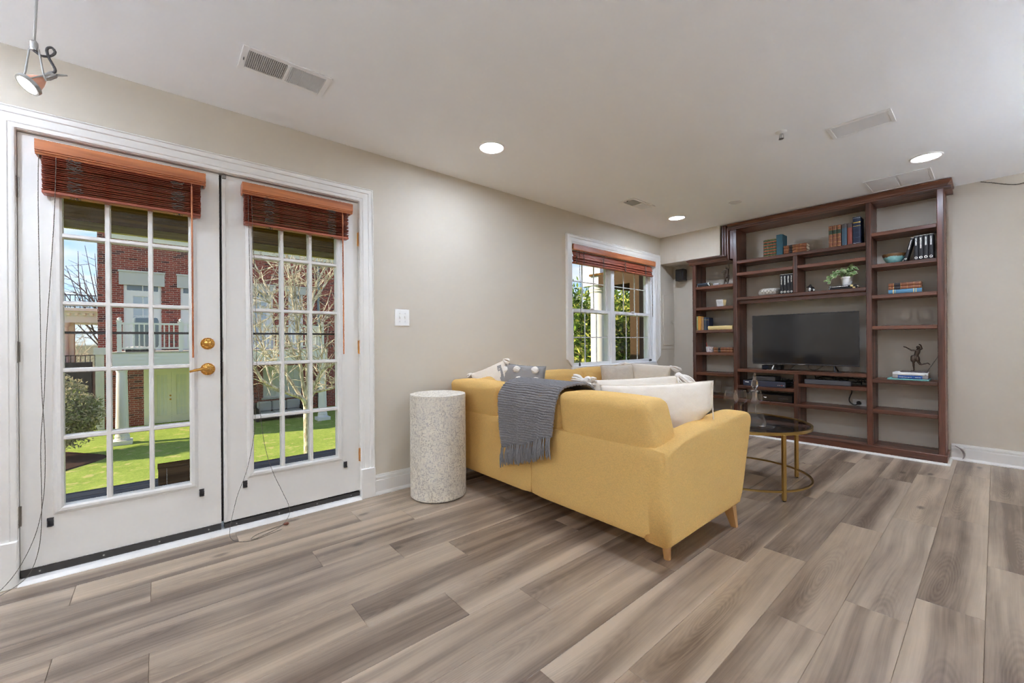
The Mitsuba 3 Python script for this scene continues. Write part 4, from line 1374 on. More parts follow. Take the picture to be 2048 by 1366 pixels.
# turquoise bowl with a brown rim, patterned bowl
def f_glaze(p, n, uv):
    h = (p.z - 1.779) + .012 * (fbm(p.x * 60, p.y * 60, 1.0, 2) - .5) + .010 * (noise(p.x * 160, p.y * 160, 3.0) - .5)
    t = smoothstep(.052, .064, h)
    base = mix(lin(110, 176, 174), lin(158, 206, 200), fbm(p.x * 50, p.y * 50, p.z * 50, 2))
    return mix(base, lin(96, 66, 36), t)


scene['glaze'] = two({'type': 'principled', 'base_color': proc(f_glaze), 'roughness': 0.16, 'specular': 0.6, 'clearcoat': 0.5})
k = thing('turquoise_bowl', 'turquoise glazed bowl with a dark gold rim on the right bay shelf', 'bowl')
part(k, 'bowl', lathe(catmull([(0, 0), (.040, 0), (.046, .004), (.062, .028), (.076, .058), (.0825, .084), (.0795, .085), (.072, .058), (.058, .030), (.040, .012), (0, .010)], 4), 56, (2.268, 5.20, 1.7795)), 'glaze', 50)


def f_pattern(p, n, uv):
    a = dr.atan2(p.y - 5.21, p.x - 1.238) * 8.0 / 3.14159
    tri = dr.abs(a - dr.floor(a) - .5) * 2.0
    z = (p.z - 1.574) / .075
    on = smoothstep(.05, .10, dr.abs(dr.abs(tri * .5 + .25 - z)))
    dots = smoothstep(.42, .5, noise(p.x * 210, p.z * 210, p.y * 210))
    return mix(lin(128, 118, 104), lin(226, 220, 208), on * (.55 + .45 * dots))


scene['patterned_glaze'] = two({'type': 'principled', 'base_color': proc(f_pattern), 'roughness': 0.4})
k = thing('patterned_bowl', 'low round off-white bowl with a grey pattern on the shelf above the television', 'bowl')
part(k, 'bowl', lathe(catmull([(0, 0), (.085, 0), (.108, .012), (.119, .038), (.112, .064), (.094, .078), (.090, .076), (.106, .060), (.112, .038), (.100, .016), (.08, .008), (0, .008)], 4), 56, (1.238, 5.235, 1.5745)), 'patterned_glaze', 50)

# small black and white figurine
k = thing('animal_figurine', 'small glossy black and white animal figurine beside the shelf divider', 'figurine')
plain('gloss_black', lin(20, 20, 22), 0.12, 0.6)
fx, fy, fz = 1.628, 5.18, 1.574
def blob(c, r):
    s = trimesh.creation.icosphere(3, 1.0); s.apply_scale(r); s.apply_translation(c); return s
part(k, 'body', cat(blob((fx + .008, fy, fz + .028), (.026, .018, .028)), blob((fx - .008, fy, fz + .060), (.018, .014, .016)), blob((fx - .026, fy - .002, fz + .056), (.012, .008, .007)), blob((fx - .002, fy - .010, fz + .074), (.007, .004, .009)), blob((fx - .002, fy + .010, fz + .074), (.007, .004, .009)), tube([(fx - .012, fy - .010, fz + .04), (fx - .016, fy - .010, fz)], .006, 8), tube([(fx + .028, fy - .008, fz + .03), (fx + .030, fy - .008, fz)], .008, 8)), 'gloss_black', True)
part(k, 'chest', cat(blob((fx - .006, fy - .013, fz + .028), (.012, .008, .020)), blob((fx + .028, fy - .010, fz + .020), (.008, .010, .014))), 'ink_white', True)

# books under the plant, pot and trailing plant
book('black_book', 'black paperback lying flat on the shelf, bottom one under the white plant pot', .017, .225, .14, 'black_cloth', (1.790, FY + .002, 1.574), [(.006, .004, 'ink_white', .0006), (.19, .02, 'sand_cover', .0005)], lying=True)
k = book('black_book', 'black paperback lying flat right under the white plant pot', .021, .215, .14, 'black_cloth', (1.796, FY + .004, 1.5912), [(.006, .004, 'ink_white', .0006), (.165, .022, 'sand_cover', .0005)], lying=True)
rs = np.random.default_rng(77)
ms, xx = [], 1.815
while xx < 1.945:
    l = rs.uniform(.003, .007); ms.append(bx(xx, xx + l, FY + .0022, FY + .0042, 1.5985, 1.6052)); xx += l + .0018
part(k, 'spine_mark', cat(ms), 'ink_white')
P_ = thing('potted_plant', 'trailing plant with round variegated leaves in a small white pot', 'potted plant')
ppx, ppy, ppz = 1.925, 5.185, 1.6125
part(P_, 'pot', lathe([(0, 0), (.034, 0), (.036, .003), (.046, .070), (.050, .071), (.050, .083), (.047, .085), (.044, .082), (.042, .066), (0, .064)], 40, (ppx, ppy, ppz)), 'white_plastic', 35, label='white ceramic pot')
part(P_, 'soil', lathe([(0, .0655), (.0425, .0655)], 24, (ppx, ppy, ppz)), 'tassel_wood')


def f_leaf(p, n, uv):
    g = mix(lin(74, 112, 58), lin(122, 156, 92), uv.y)
    return mix(g, lin(206, 214, 170), smoothstep(.66, .86, uv.x + .1 * (noise(p.x * 300, p.y * 300, p.z * 300) - .5)))


scene['leaf_variegated'] = two({'type': 'principled', 'base_color': proc(f_leaf), 'roughness': 0.42, 'specular': 0.4})
rs = np.random.default_rng(12)
stems = [[(0, 0, .068), (-.03, -.01, .125), (-.075, -.03, .135), (-.12, -.045, .105), (-.155, -.050, .055)], [(0, 0, .068), (-.03, -.02, .100), (-.07, -.04, .110), (-.105, -.05, .085), (-.150, -.055, .035)], [(0, 0, .068), (.01, -.02, .12), (-.02, -.045, .15), (-.05, -.06, .14)], [(0, 0, .068), (.02, 0, .13), (.05, -.02, .165), (.09, -.035, .150)],
         [(0, 0, .068), (.0, .02, .13), (.02, .01, .17), (.06, -.01, .185)], [(0, 0, .068), (.03, -.02, .10), (.06, -.035, .115), (.085, -.045, .105)], [(0, 0, .068), (-.02, .02, .13), (-.05, .03, .155), (-.07, .02, .14)]]
for st in stems:
    c = catmull(np.array(st) + np.array([ppx, ppy, ppz]), 6)
    part(P_, 'stem', tube(c, .0014, 6), 'green_cloth')
    for q in np.arange(5, len(c), 2):
        for s in (0, 1):
            r = rs.uniform(.0125, .0195)
            a = np.arange(14) * 2 * np.pi / 14
            rings_ = [(0.0, .003), (.55, .001), (.85, -.001), (1.0, -.0005)]
            V, U = [(0, 0, .003)], [(0, rs.uniform())]
            tone = U[0][1]
            for rr, zz in rings_[1:]:
                for t in a:
                    notch = 1 - .35 * math.exp(-((t - math.pi) / .25) ** 2)
                    V.append((rr * r * math.cos(t) * notch, rr * r * math.sin(t) * notch, zz)); U.append((rr, tone))
            F = [(0, 1 + j, 1 + (j + 1) % 14) for j in range(14)]
            for g_ in range(2):
                for j in range(14):
                    A, B2 = 1 + g_ * 14 + j, 1 + g_ * 14 + (j + 1) % 14
                    F += [(A, A + 14, B2 + 14), (A, B2 + 14, B2)]
            V = np.array(V)
            V2 = V + [0, 0, -.0009]
            n0 = len(V)
            m = trimesh.Trimesh(np.vstack([V, V2]), np.array(F + [(f[2] + n0, f[1] + n0, f[0] + n0) for f in F]), process=False)
            m = xform(m, (rs.uniform(20, 95), rs.uniform(-35, 35), rs.uniform(-50, 50)), c[q] + np.array([rs.uniform(-.016, .016), -.006 - rs.uniform(0, .014), rs.uniform(-.010, .014)]))
            part(P_, 'leaf', m, 'leaf_variegated', uv=np.array(U + U))

# right bay: stack of three, glasses, statuette on art books
book('sky_blue_book', 'blue book lying at the bottom of the stack of three in the right bay', .0375, .220, .14, 'sky_cloth', (2.238, FY, 1.4935), [(.03, .008, 'sand_cover', .0005), (.045, .003, 'sand_cover', .0005), (.165, .006, 'sand_cover', .0005), (.18, .006, 'sand_cover', .0005)], lying=True)
for i, z in enumerate((1.5312, 1.5610)):
    book('leather_book', f"brown leather book lying {('in the middle', 'on top')[i]} of the stack in the right bay", .0290, .216, .135, 'tan_leather', (2.239, FY, z), [(.012, .0018, 'gilt', .001), (.035, .0018, 'gilt', .001), (.038, .042, 'black_label', .0005), (.083, .0018, 'gilt', .001), (.125, .0018, 'gilt', .001), (.168, .0018, 'gilt', .001), (.205, .0018, 'gilt', .001)], lying=True, group='leather books lying in the right bay')
k = thing('shot_glass', 'small straight tumbler at the left of the glass shelf', 'glass')
part(k, 'wall', lathe([(.019, .010), (.026, .092)], 36, (2.210, 5.150, 1.2025)), 'pane_glass', True)
part(k, 'base', lathe([(0, 0), (.018, 0), (.0186, .010), (0, .014)], 32, (2.210, 5.150, 1.2025)), 'clear_glass', 40)
for i, (x, r) in enumerate(((2.345, .047), (2.473, .054))):
    k = thing('brandy_snifter', f"{('smaller middle', 'larger right-hand')[i]} footed balloon glass on the glass shelf", 'glass')
    part(k, 'bowl', lathe(catmull([(.006, .030), (r * .55, .036), (r * .90, .058), (r, .084), (r * .92, .112), (r * .66, .136)], 5), 48, (x, 5.160, 1.2025)), 'pane_glass', True)
    part(k, 'foot', lathe(catmull([(0, 0), (.030, 0), (.031, .002), (.010, .007), (.0075, .016), (.0085, .026), (0, .0295)], 4), 36, (x, 5.160, 1.2025)), 'clear_glass', 40)
book('aqua_book', 'thin aqua book lying at the bottom of the pile under the running statuette', .014, .275, .20, 'aqua_jacket', (2.222, 5.135, .7045), lying=True)
k = book('blue_book', 'blue and grey book lying in the middle of the pile under the running statuette', .030, .232, .19, 'blue_jacket', (2.259, 5.140, .7187), [(0, .036, 'grey_jacket', .0004), (.196, .035, 'grey_jacket', .0004)], lying=True)
ms, xx = [], 2.304
while xx < 2.44:
    l = rs.uniform(.003, .007)
    if not 2.385 < xx < 2.402: ms.append(bx(xx, xx + l, 5.1375, 5.1395, .730, .7355))
    xx += l + .0018
part(k, 'spine_mark', cat(ms), 'ink_white')
k = book('white_book', 'white book lying on top of the pile under the running statuette', .0265, .232, .19, 'white_jacket', (2.259, 5.140, .749), lying=True)
part(k, 'spine_mark', bx(2.470, 2.474, 5.1375, 5.1395, .757, .763), 'black_label')
part(k, 'spine_mark', bx(2.476, 2.480, 5.1375, 5.1395, .757, .763), 'black_label')


def figure(bones, refine=.004, smooth=6):
    """Bones: lists of (point, radius) chains; one continuous skin."""
    ms = []
    for ch in bones:
        for (p, r), (q, s) in zip(ch[:-1], ch[1:]):
            a = m3.Manifold.sphere(r, 14).translate([float(v) for v in p])
            b = m3.Manifold.sphere(s, 14).translate([float(v) for v in q])
            ms.append(m3.Manifold.batch_hull([a, b]))
    m = m3.Manifold.batch_boolean(ms, m3.OpType.Add)
    m = m.refine_to_length(refine)
    g = m.to_mesh()
    t = trimesh.Trimesh(g.vert_properties[:, :3], g.tri_verts, process=True)
    trimesh.smoothing.filter_taubin(t, iterations=smooth)
    return t


scene['bronze'] = two({'type': 'principled', 'base_color': rgb(lin(70, 58, 48)), 'roughness': 0.36, 'metallic': 0.6, 'specular': 0.5})
ST = thing('running_statuette', 'dark bronze running figure with arms thrown out on a pile of books', 'statuette')
sx, sy, sz = 2.392, 5.230, .7755
part(ST, 'base', bx(2.305, 2.480, 5.19, 5.275, sz, sz + .010, .003), 'slate_cloth', label='grey slab base')
b0 = np.array([sx, sy, sz + .010])
J = lambda x, y, z: b0 + np.array([x, y, z])
part(ST, 'figure', figure([
    [(J(.010, 0, .118), .0170), (J(.018, .001, .150), .0165), (J(.026, .002, .180), .0185), (J(.028, .003, .192), .0140)],     # torso
    [(J(.028, .003, .192), .0075), (J(.031, .000, .205), .0070)],                                                           # neck
    [(J(.031, -.001, .213), .0125), (J(.029, -.003, .219), .0125)],                                                         # head
    [(J(.022, -.010, .188), .0078), (J(-.012, -.020, .190), .0062), (J(-.048, -.028, .218), .0048), (J(-.060, -.030, .222), .0050)],     # left arm out
    [(J(.034, .014, .190), .0078), (J(.052, .014, .205), .0062), (J(.046, .008, .236), .0048), (J(.038, .004, .243), .0050)],            # right arm over the head
    [(J(.004, -.006, .116), .0128), (J(-.002, -.006, .066), .0080), (J(-.001, -.006, .060), .0076), (J(.002, -.006, .012), .0046), (J(.000, -.006, .004), .0045), (J(-.016, -.007, .003), .0035)],   # standing leg
    [(J(.016, .006, .112), .0128), (J(.040, .008, .066), .0082), (J(.046, .008, .062), .0076), (J(.086, .010, .074), .0048), (J(.090, .010, .075), .0046), (J(.102, .010, .064), .0034)],            # leg kicked back
    [(J(-.004, 0, .128), .0180), (J(-.002, 0, .100), .0200)], [(J(.022, .002, .128), .0160), (J(.024, .002, .104), .0180)],     # tunic
]), 'bronze', True, label='bronze runner')
part(ST, 'staff', tube([(2.478, 5.270, sz + .012), (2.520, 5.36, .88), (2.535, 5.392, .915)], .0018, 6), 'cord_grey')

# left bay
book('black_book', 'black-jacketed book lying flat on the top shelf of the left bay', .022, .165, .13, 'black_cloth', (.459, FY, 1.743), [(.002, .003, 'ink_white', .0005), (.145, .012, 'ink_white', .0005)], lying=True)
book('black_book', 'dark book with a pale edge lying on the flat black book in the left bay', .020, .150, .12, 'dusk_cloth', (.462, FY + .004, 1.7652), [(.128, .016, 'ink_white', .0005)], lying=True)
k = thing('coaster_stack', 'low round stack of grey stone coasters beside the flat books', 'coasters')
part(k, 'coaster', lathe([(0, 0), (.038, 0), (.040, .003), (.040, .011), (.038, .014), (0, .014)], 28, (.665, 5.185, 1.7435)), 'grey_jacket', 35)
part(k, 'coaster', lathe([(0, 0), (.038, 0), (.040, .003), (.040, .011), (.038, .014), (0, .014)], 28, (.666, 5.186, 1.758)), 'grille_grey', 35)
PL_ = thing('player_statuette', 'bronze statuette of a player reaching up on the top shelf of the left bay', 'statuette')
part(PL_, 'base', lathe([(0, 0), (.055, 0), (.056, .003), (.050, .008), (0, .008)], 24, (.785, 5.185, 1.7435)), 'slate_cloth', 30)
b0 = np.array([.782, 5.185, 1.7515])
part(PL_, 'figure', figure([
    [(J(.010, 0, .108), .0165), (J(.014, .001, .140), .0150), (J(.012, .002, .168), .0185)],
    [(J(.010, .001, .176), .0070), (J(.006, -.001, .188), .0065)], [(J(.003, -.002, .194), .0112), (J(.002, -.004, .200), .0112)],
    [(J(.024, .002, .172), .0078), (J(.034, .000, .202), .0060), (J(.030, -.004, .232), .0046), (J(.031, -.005, .240), .0048)],
    [(J(-.002, .004, .170), .0078), (J(-.030, -.004, .168), .0062), (J(-.046, -.012, .150), .0048), (J(-.050, -.014, .142), .0050)],
    [(J(.002, -.004, .104), .0125), (J(-.012, -.008, .062), .0085), (J(-.022, -.004, .012), .0050), (J(-.024, -.004, .004), .0048), (J(-.034, -.008, .003), .0036)],
    [(J(.020, .004, .104), .0125), (J(.026, .000, .062), .0085), (J(.014, .004, .014), .0050), (J(.012, .004, .004), .0048), (J(.002, -.002, .003), .0036)],
    [(J(.006, 0, .112), .0185), (J(.006, 0, .088), .0190)],
    [(J(-.010, .012, .150), .0150), (J(-.022, .014, .120), .0130), (J(-.018, .012, .070), .0090), (J(-.004, .012, .030), .0060)],
]), 'bronze', True)
k = thing('desk_calendar', 'small cream desk calendar standing on the second shelf of the left bay', 'calendar')
part(k, 'front_panel', xform(bx(-.041, .041, -.002, .002, 0, .085, .001), (14, 0, -6), (.724, 5.150, 1.4875)), 'white_jacket')
part(k, 'back_panel', xform(bx(-.041, .041, -.002, .002, 0, .085, .001), (-14, 0, -6), (.728, 5.192, 1.4875)), 'sand_cover')
cells = [bx(-.030 + c * .0088, -.0235 + c * .0088, -.0030, -.0015, .064 - r * .0075, .068 - r * .0075) for r in range(4) for c in range(7)]
part(k, 'print', xform(cat(cells), (14, 0, -6), (.724, 5.150, 1.4875)), 'grey_jacket')
for nm, lb, x, w, h, c in (('sage_book', 'small green and cream book at the left end of the short upright row', .449, .017, .172, 'sage_cloth'), ('ochre_book', 'ochre yellow book, left of the two in the short upright row', .467, .021, .176, 'ochre_cloth'),
                           ('ochre_book', 'ochre orange book, right of the two in the short upright row', .489, .018, .170, 'ochre_cloth'), ('brown_book', 'tan brown book between the ochre and the dark blue books', .508, .029, .162, 'brown_cloth'), ('dusk_book', 'dark blue-grey book near the right of the short upright row', .538, .034, .158, 'dusk_cloth'), ('black_green_book', 'very dark book at the right end of the short upright row', .573, .030, .152, 'navy_cloth')):
    book(nm, lb, w, h, .12, c, (x, FY, 1.207), [(h * .06, .006, 'green_cloth' if c == 'sage_cloth' else c, .0008), (h * .80, .003, 'gilt', .0006)])
book('sand_book', 'long pale yellow book lying flat in front of the short upright row', .0470, .282, .075, 'sand_cover', (.594, FY - .008, 1.2072), lying=True)
k = thing('painted_cup', 'white cup painted with blue flowers and holding a pen in the left bay', 'cup')


def f_cup(p, n, uv):
    s = smoothstep(.60, .68, fbm(p.x * 120, p.y * 120, p.z * 120, 2))
    r = smoothstep(.66, .72, noise(p.x * 150 + 9, p.y * 150, p.z * 150))
    return mix(mix(lin(232, 230, 226), lin(84, 104, 170), s), lin(200, 120, 90), r)


scene['painted_china'] = two({'type': 'principled', 'base_color': proc(f_cup), 'roughness': 0.25})
part(k, 'cup', lathe([(0, 0), (.040, 0), (.043, .004), (.051, .066), (.049, .067), (.041, .008), (0, .007)], 40, (.592, 5.168, .9345)), 'painted_china', 40)
part(k, 'pen', tube([(.565, 5.175, .945), (.545, 5.165, 1.052)], .0035, 8), 'red_cord', label='reddish pen')
for i, z in enumerate((.9345, .9655)):
    book('leather_book', f"{('lower', 'upper')[i]} of two brown leather books lying beside the painted cup", .0305, .222, .12, 'tan_leather', (.655, FY, z), [(.012, .0018, 'gilt', .001), (.048, .0018, 'gilt', .001), (.050, .034, 'black_label', .0005), (.086, .0018, 'gilt', .001), (.13, .0018, 'gilt', .001), (.168, .0018, 'gilt', .001), (.205, .0018, 'gilt', .001)], lying=True, group='leather books beside the painted cup')
k = thing('glass_photo_frame', 'clear upright glass block half hidden by the large cushion', 'frame')
part(k, 'glass', bx(.600, .782, 5.150, 5.168, .4205, .606, .002), 'clear_glass')
part(k, 'picture', bx(.650, .720, 5.172, 5.174, .455, .590), 'grey_jacket')

# ---------------------------------------------------------------- television and boxes
TV = thing('television', 'black flat-screen television on the middle bookcase shelf', 'television')
scene['screen'] = two({'type': 'principled', 'base_color': rgb(lin(20, 20, 21)), 'roughness': 0.07, 'specular': 0.5})
tx0, tx1, tz0, tz1, ty = 1.084, 2.025, .812, 1.354, 5.125
part(TV, 'bezel', cat([bx(tx0, tx1, ty, ty + .012, tz1 - .010, tz1, .002), bx(tx0, tx1, ty, ty + .012, tz0, tz0 + .016, .002), bx(tx0, tx0 + .010, ty, ty + .012, tz0 + .016, tz1 - .010), bx(tx1 - .010, tx1, ty, ty + .012, tz0 + .016, tz1 - .010)]), 'black_plastic')
part(TV, 'screen', bx(tx0 + .010, tx1 - .010, ty + .003, ty + .010, tz0 + .016, tz1 - .010), 'screen')
part(TV, 'back', hull([(x, y, z) for x, y, z in [(tx0 + .004, ty + .010, tz0 + .003), (tx1 - .004, ty + .010, tz0 + .003), (tx0 + .004, ty + .010, tz1 - .003), (tx1 - .004, ty + .010, tz1 - .003), (tx0 + .08, ty + .06, tz0 + .03), (tx1 - .08, ty + .06, tz0 + .03), (tx0 + .05, ty + .03, tz1 - .03), (tx1 - .05, ty + .03, tz1 - .03)]]), 'black_plastic')
part(TV, 'badge', bx(1.525, 1.585, ty - .0012, ty, tz0 + .004, tz0 + .011), 'grey_jacket')
for i, x in enumerate((1.300, 1.822)):
    s = 1 if i else -1
    part(TV, 'stand_foot', cat(tube([(x, ty + .03, tz0 + .01), (x + .018 * s, 5.100 + .010, .757)], .008, 8), tube([(x, ty + .03, tz0 + .01), (x + .012 * s, 5.26, .757)], .008, 8), bx(x - .05 + .02 * s, x + .05 + .02 * s, 5.106, 5.114, .7485, .755, .002)), 'steel' if i == 0 else 'black_plastic', 30)
part(TV, 'cable', cat(tube(catmull([(1.62, 5.2, .84), (1.60, 5.16, .79), (1.66, 5.15, .765), (1.72, 5.17, .80), (1.75, 5.2, .85)], 6), .003, 6), tube(catmull([(1.50, 5.2, .84), (1.45, 5.17, .775), (1.40, 5.18, .752), (1.35, 5.2, .76)], 6), .003, 6)), 'black_rubber')
k = thing('media_streamer', 'small black box behind the left foot of the television', 'media box')
part(k, 'case', bx(1.140, 1.330, 5.235, 5.36, .749, .795, .004), 'black_plastic')
part(k, 'front', bx(1.150, 1.210, 5.232, 5.236, .755, .788), 'navy_cloth')


def av_box(name, label, x0, x1, y0, y1, z0, z1, mat='black_plastic', face=None, extra=None, cat_='media player'):
    k = thing(name, label, cat_)
    part(k, 'case', bx(x0, x1, y0 + .006, y1, z0 + .004, z1, .003), mat)
    part(k, 'front_panel', bx(x0, x1, y0, y0 + .008, z0 + .003, z1 - .001, .002), face or mat)
    for x in (x0 + .03, x1 - .03):
        for y in (y0 + .03, y1 - .03):
            part(k, 'foot', bx(x - .008, x + .008, y - .008, y + .008, z0, z0 + .0045), 'black_rubber')
    if extra:
        extra(k)
    return k


plain('blue_black', lin(44, 50, 66), 0.3)
def exa(k):
    part(k, 'badge', bx(1.005, 1.045, 5.1165, 5.1185, .598, .606), 'ink_white')
    for i in range(4):
        part(k, 'button', bx(1.330 + i * .018, 1.342 + i * .018, 5.116, 5.1185, .580, .588, .001), 'red_cord' if i == 2 else 'grey_jacket')
av_box('cable_receiver', 'wide blue-black receiver on the small shelf under the television', .985, 1.405, 5.118, 5.36, .5585, .622, 'black_plastic', 'blue_black', exa, 'receiver')
k = av_box('network_box', 'small grey box standing on the wide receiver', 1.072, 1.300, 5.150, 5.33, .6225, .672, 'dark_grey', 'dark_grey')
def exb(k):
    part(k, 'badge', bx(1.198, 1.222, 5.1165, 5.1185, .440, .449), 'ink_white')
    part(k, 'tray', bx(1.12, 1.18, 5.1165, 5.1185, .440, .456), 'gloss_black')
    for i in range(5):
        part(k, 'button', bx(1.345 + i * .018, 1.357 + i * .018, 5.1165, 5.1185, .440, .446, .001), 'dark_grey')
av_box('disc_player', 'black disc player on the lower shelf under the receiver', 1.020, 1.470, 5.118, 5.38, .4025, .478, 'black_plastic', 'gloss_black', exb)
k = thing('soundbar', 'long flat grey soundbar on the small right shelf under the television', 'soundbar')
part(k, 'body', bx(1.578, 1.958, 5.118, 5.20, .6205, .668, .005), 'dark_grey')
part(k, 'grille', bx(1.588, 1.948, 5.1165, 5.120, .626, .662), 'grey_cloth2')
plain('grey_cloth2', lin(84, 84, 86), 0.85, 0.1)
rs = np.random.default_rng(31)
for lab, x0, x1, z in (('tangle of black cables behind the receiver boxes', 1.31, 1.46, .60), ('tangle of black cables behind the soundbar', 1.60, 2.06, .66)):
    k = thing('cable_tangle', lab, 'cables')
    for q in range(7):
        pts = [(rs.uniform(x0, x1), rs.uniform(5.24, 5.37), z + rs.uniform(-.03, .045)) for _ in range(5)]
        pts.sort(key=lambda p: p[0])
        part(k, 'cable', tube(catmull(pts, 6), .0035, 6), 'black_rubber', 30)
k = thing('wall_outlet', 'white wall outlet with a black plug behind the lower right shelf', 'outlet')
part(k, 'plate', bx(1.925, 2.030, 5.394, 5.3995, .4035, .470, .002), 'white_plastic')
part(k, 'plug', cat(xform(lathe([(0, 0), (.018, 0), (.020, .006), (.014, .024), (0, .026)], 20), (90, 0, 0), (1.975, 5.394, .434))), 'black_rubber', 40, label='round black plug')
part(k, 'cord', tube(catmull([(1.975, 5.370, .432), (1.955, 5.345, .418), (1.925, 5.34, .428), (1.905, 5.345, .46), (1.912, 5.35, .50), (1.925, 5.35, .54), (1.922, 5.35, .590)], 8), .0055, 8), 'black_rubber', 30, label='black power cord')

# clear cord stub by the bookcase foot, thin wire at the ceiling edge on the back wall
k = thing('coiled_cable', 'loose coil of clear cable against the baseboard right of the bookcase', 'cable')
part(k, 'coil', cat([tube(catmull([(2.640, 5.375 - i * .006, .128), (2.672 + i * .006, 5.372 - i * .006, .10), (2.690 + i * .004, 5.368, .055), (2.685, 5.360, .020)], 8), .0028, 6) for i in range(3)]), 'grey_jacket', 30)
part(k, 'clip', bx(2.668, 2.694, 5.372, 5.386, .104, .120, .004), 'white_plastic')
k = thing('speaker_wire', 'thin wall-coloured wire drooping from the ceiling line at the right edge', 'wire')
part(k, 'wire', tube(catmull([(2.80, 5.397, 2.430), (2.86, 5.397, 2.405), (2.93, 5.396, 2.372), (2.985, 5.396, 2.352), (3.02, 5.395, 2.349), (3.10, 5.395, 2.36)], 8), .0035, 6), 'cord_grey', 30)
# ================================================================ outdoors: deck, lawn, tree, house opposite
GZ = -1.88


def f_lawn(p, n, uv):
    a = fbm(p.x * 1.3, p.y * 1.3, 0.0, 3)
    b = noise(p.x * 46, p.y * 46, 1.0)
    c = noise(p.x * 13, p.y * 13, 5.0)
    g = mix(lin(96, 128, 52), lin(158, 178, 92), dr.clip(.45 * a + .35 * b + .2 * c + .05, 0, 1))
    return mix(g, lin(186, 178, 128), smoothstep(.62, .80, fbm(p.x * 5.0 + 9, p.y * 5.0, 2.0, 3)) * .6)


scene['lawn_grass'] = two({'type': 'diffuse', 'reflectance': proc(f_lawn)})


def f_brick(p, n, uv):
    u = p.y + dr.abs(mi.Float(n.y)) * p.x
    ch, cl = .0755, .225
    row = dr.floor(p.z / ch)
    uu = u / cl + .5 * (row - 2 * dr.floor(row / 2))
    col = dr.floor(uu)
    fz, fu = p.z / ch - row, uu - col
    m = dr.minimum(dr.minimum(fz, 1 - fz) * ch, dr.minimum(fu, 1 - fu) * cl)
    k_ = smoothstep(.0035, .0075, m)
    t = cell_rand(row, col, 4)
    b = mix(lin(112, 50, 44), lin(156, 76, 62), t * .7 + .3 * noise(u * 30, p.z * 30, 1.0))
    b = mix(b, lin(84, 46, 48), smoothstep(.80, .92, cell_rand(row, col, 9)))
    return mix(lin(186, 168, 160), b, k_)


scene['brick'] = two({'type': 'diffuse', 'reflectance': proc(f_brick)})
scene['outside_white'] = two({'type': 'diffuse', 'reflectance': rgb(lin(228, 230, 230))})
scene['outside_stone'] = two({'type': 'diffuse', 'reflectance': rgb(lin(196, 198, 196))})
scene['outside_cream'] = two({'type': 'diffuse', 'reflectance': rgb(lin(236, 236, 222))})
scene['curtain_cream'] = two({'type': 'diffuse', 'reflectance': rgb(lin(226, 230, 224))})
plain('far_glass', lin(110, 122, 132), 0.12, 0.6)
plain('black_iron', lin(30, 32, 36), 0.5)
scene['deck_dark'] = two({'type': 'principled', 'base_color': proc(wood((52, 58, 68), (84, 92, 106), 1, 0.7, 3.0)), 'roughness': 0.6})
scene['soffit_wood'] = two({'type': 'diffuse', 'reflectance': proc(wood((58, 42, 24), (104, 78, 44), 1, 0.8, 6.0))})
scene['beam_wood'] = two({'type': 'diffuse', 'reflectance': proc(wood((150, 138, 74), (206, 194, 118), 1, 1.2, 1.0))})
scene['mulch'] = two({'type': 'diffuse', 'reflectance': rgb(lin(62, 50, 46))})
scene['concrete'] = two({'type': 'diffuse', 'reflectance': rgb(lin(170, 160, 146))})

k = struct('lawn', 'sunlit green lawn between the two houses')
put(k, bx(-70, -.15, -60, 60, GZ - .2, GZ), 'lawn_grass')
k = struct('outer_wall', 'lower outside wall under the deck')
put(k, bx(-.16, -.15, -8, 12, GZ, -.30), 'brick')

# landing deck outside the doors
k = struct('deck', 'dark grey deck outside the french doors')
for i in range(11):
    x1 = -.155 - i * .142
    part(k, 'board', bx(x1 - .138, x1, -3.4, 3.6, -.078, -.050, .003), 'deck_dark')
part(k, 'rim_board', bx(-1.735, -1.712, -3.4, 3.6, -.30, -.048, .003), 'deck_dark')
part(k, 'frame', cat([bx(-1.70, -.16, y, y + .04, -.28, -.079) for y in (-3.3, -1.5, .3, 2.1, 3.5)]), 'deck_dark')
for y in (-3.3, .4, 3.4):
    part(k, 'post', bx(-1.70, -1.60, y, y + .1, GZ, -.28), 'deck_dark')
k = thing('screen_bar', 'thin black horizontal bar across the outside of both french doors', 'bar')
part(k, 'bar', bx(-.128, -.116, DY0 + .03, DY1 - .03, 1.1395, 1.1515, .002), 'black_iron')
for y in (DY0 + .022, DY1 - .03):
    part(k, 'bracket', bx(-.135, -.110, y - .002, y + .010, 1.125, 1.165, .002), 'black_iron')
k = thing('storage_box', 'low dark brown box on the deck behind the lower right pane of the left door', 'box')
part(k, 'body', bx(-1.64, -1.49, -.006, .26, -.050, .082, .004), 'soffit_wood')
part(k, 'lid', bx(-1.645, -1.485, -.010, .265, .082, .094, .003), 'soffit_wood')
part(k, 'strap', bx(-1.489, -1.486, .046, .049, -.05, .082), 'outside_white')

# upper deck overhead; its unseen solid top and length are shaped to block sun
k = struct('upper_deck', 'brown underside and pale edge beam of the deck above the doors')
for i in range(21):
    x1 = -.16 - i * .140
    part(k, 'soffit_board', bx(x1 - .137, x1, -9.0, 4.4, 2.312, 2.332, .002), 'soffit_wood')
part(k, 'decking', bx(-3.10, -.155, -9.0, 4.4, 2.42, 2.45), 'soffit_wood')
part(k, 'edge_beam', bx(-3.045, -3.000, -9.0, 4.4, 2.232, 2.42, .003), 'beam_wood')
part(k, 'edge_beam', bx(-3.095, -3.050, -9.0, 4.4, 2.240, 2.42, .003), 'beam_wood')
for y in (-8.8, -5.2, 4.3):
    part(k, 'post', bx(-3.09, -2.99, y - .05, y + .05, GZ, 2.232), 'outside_white')

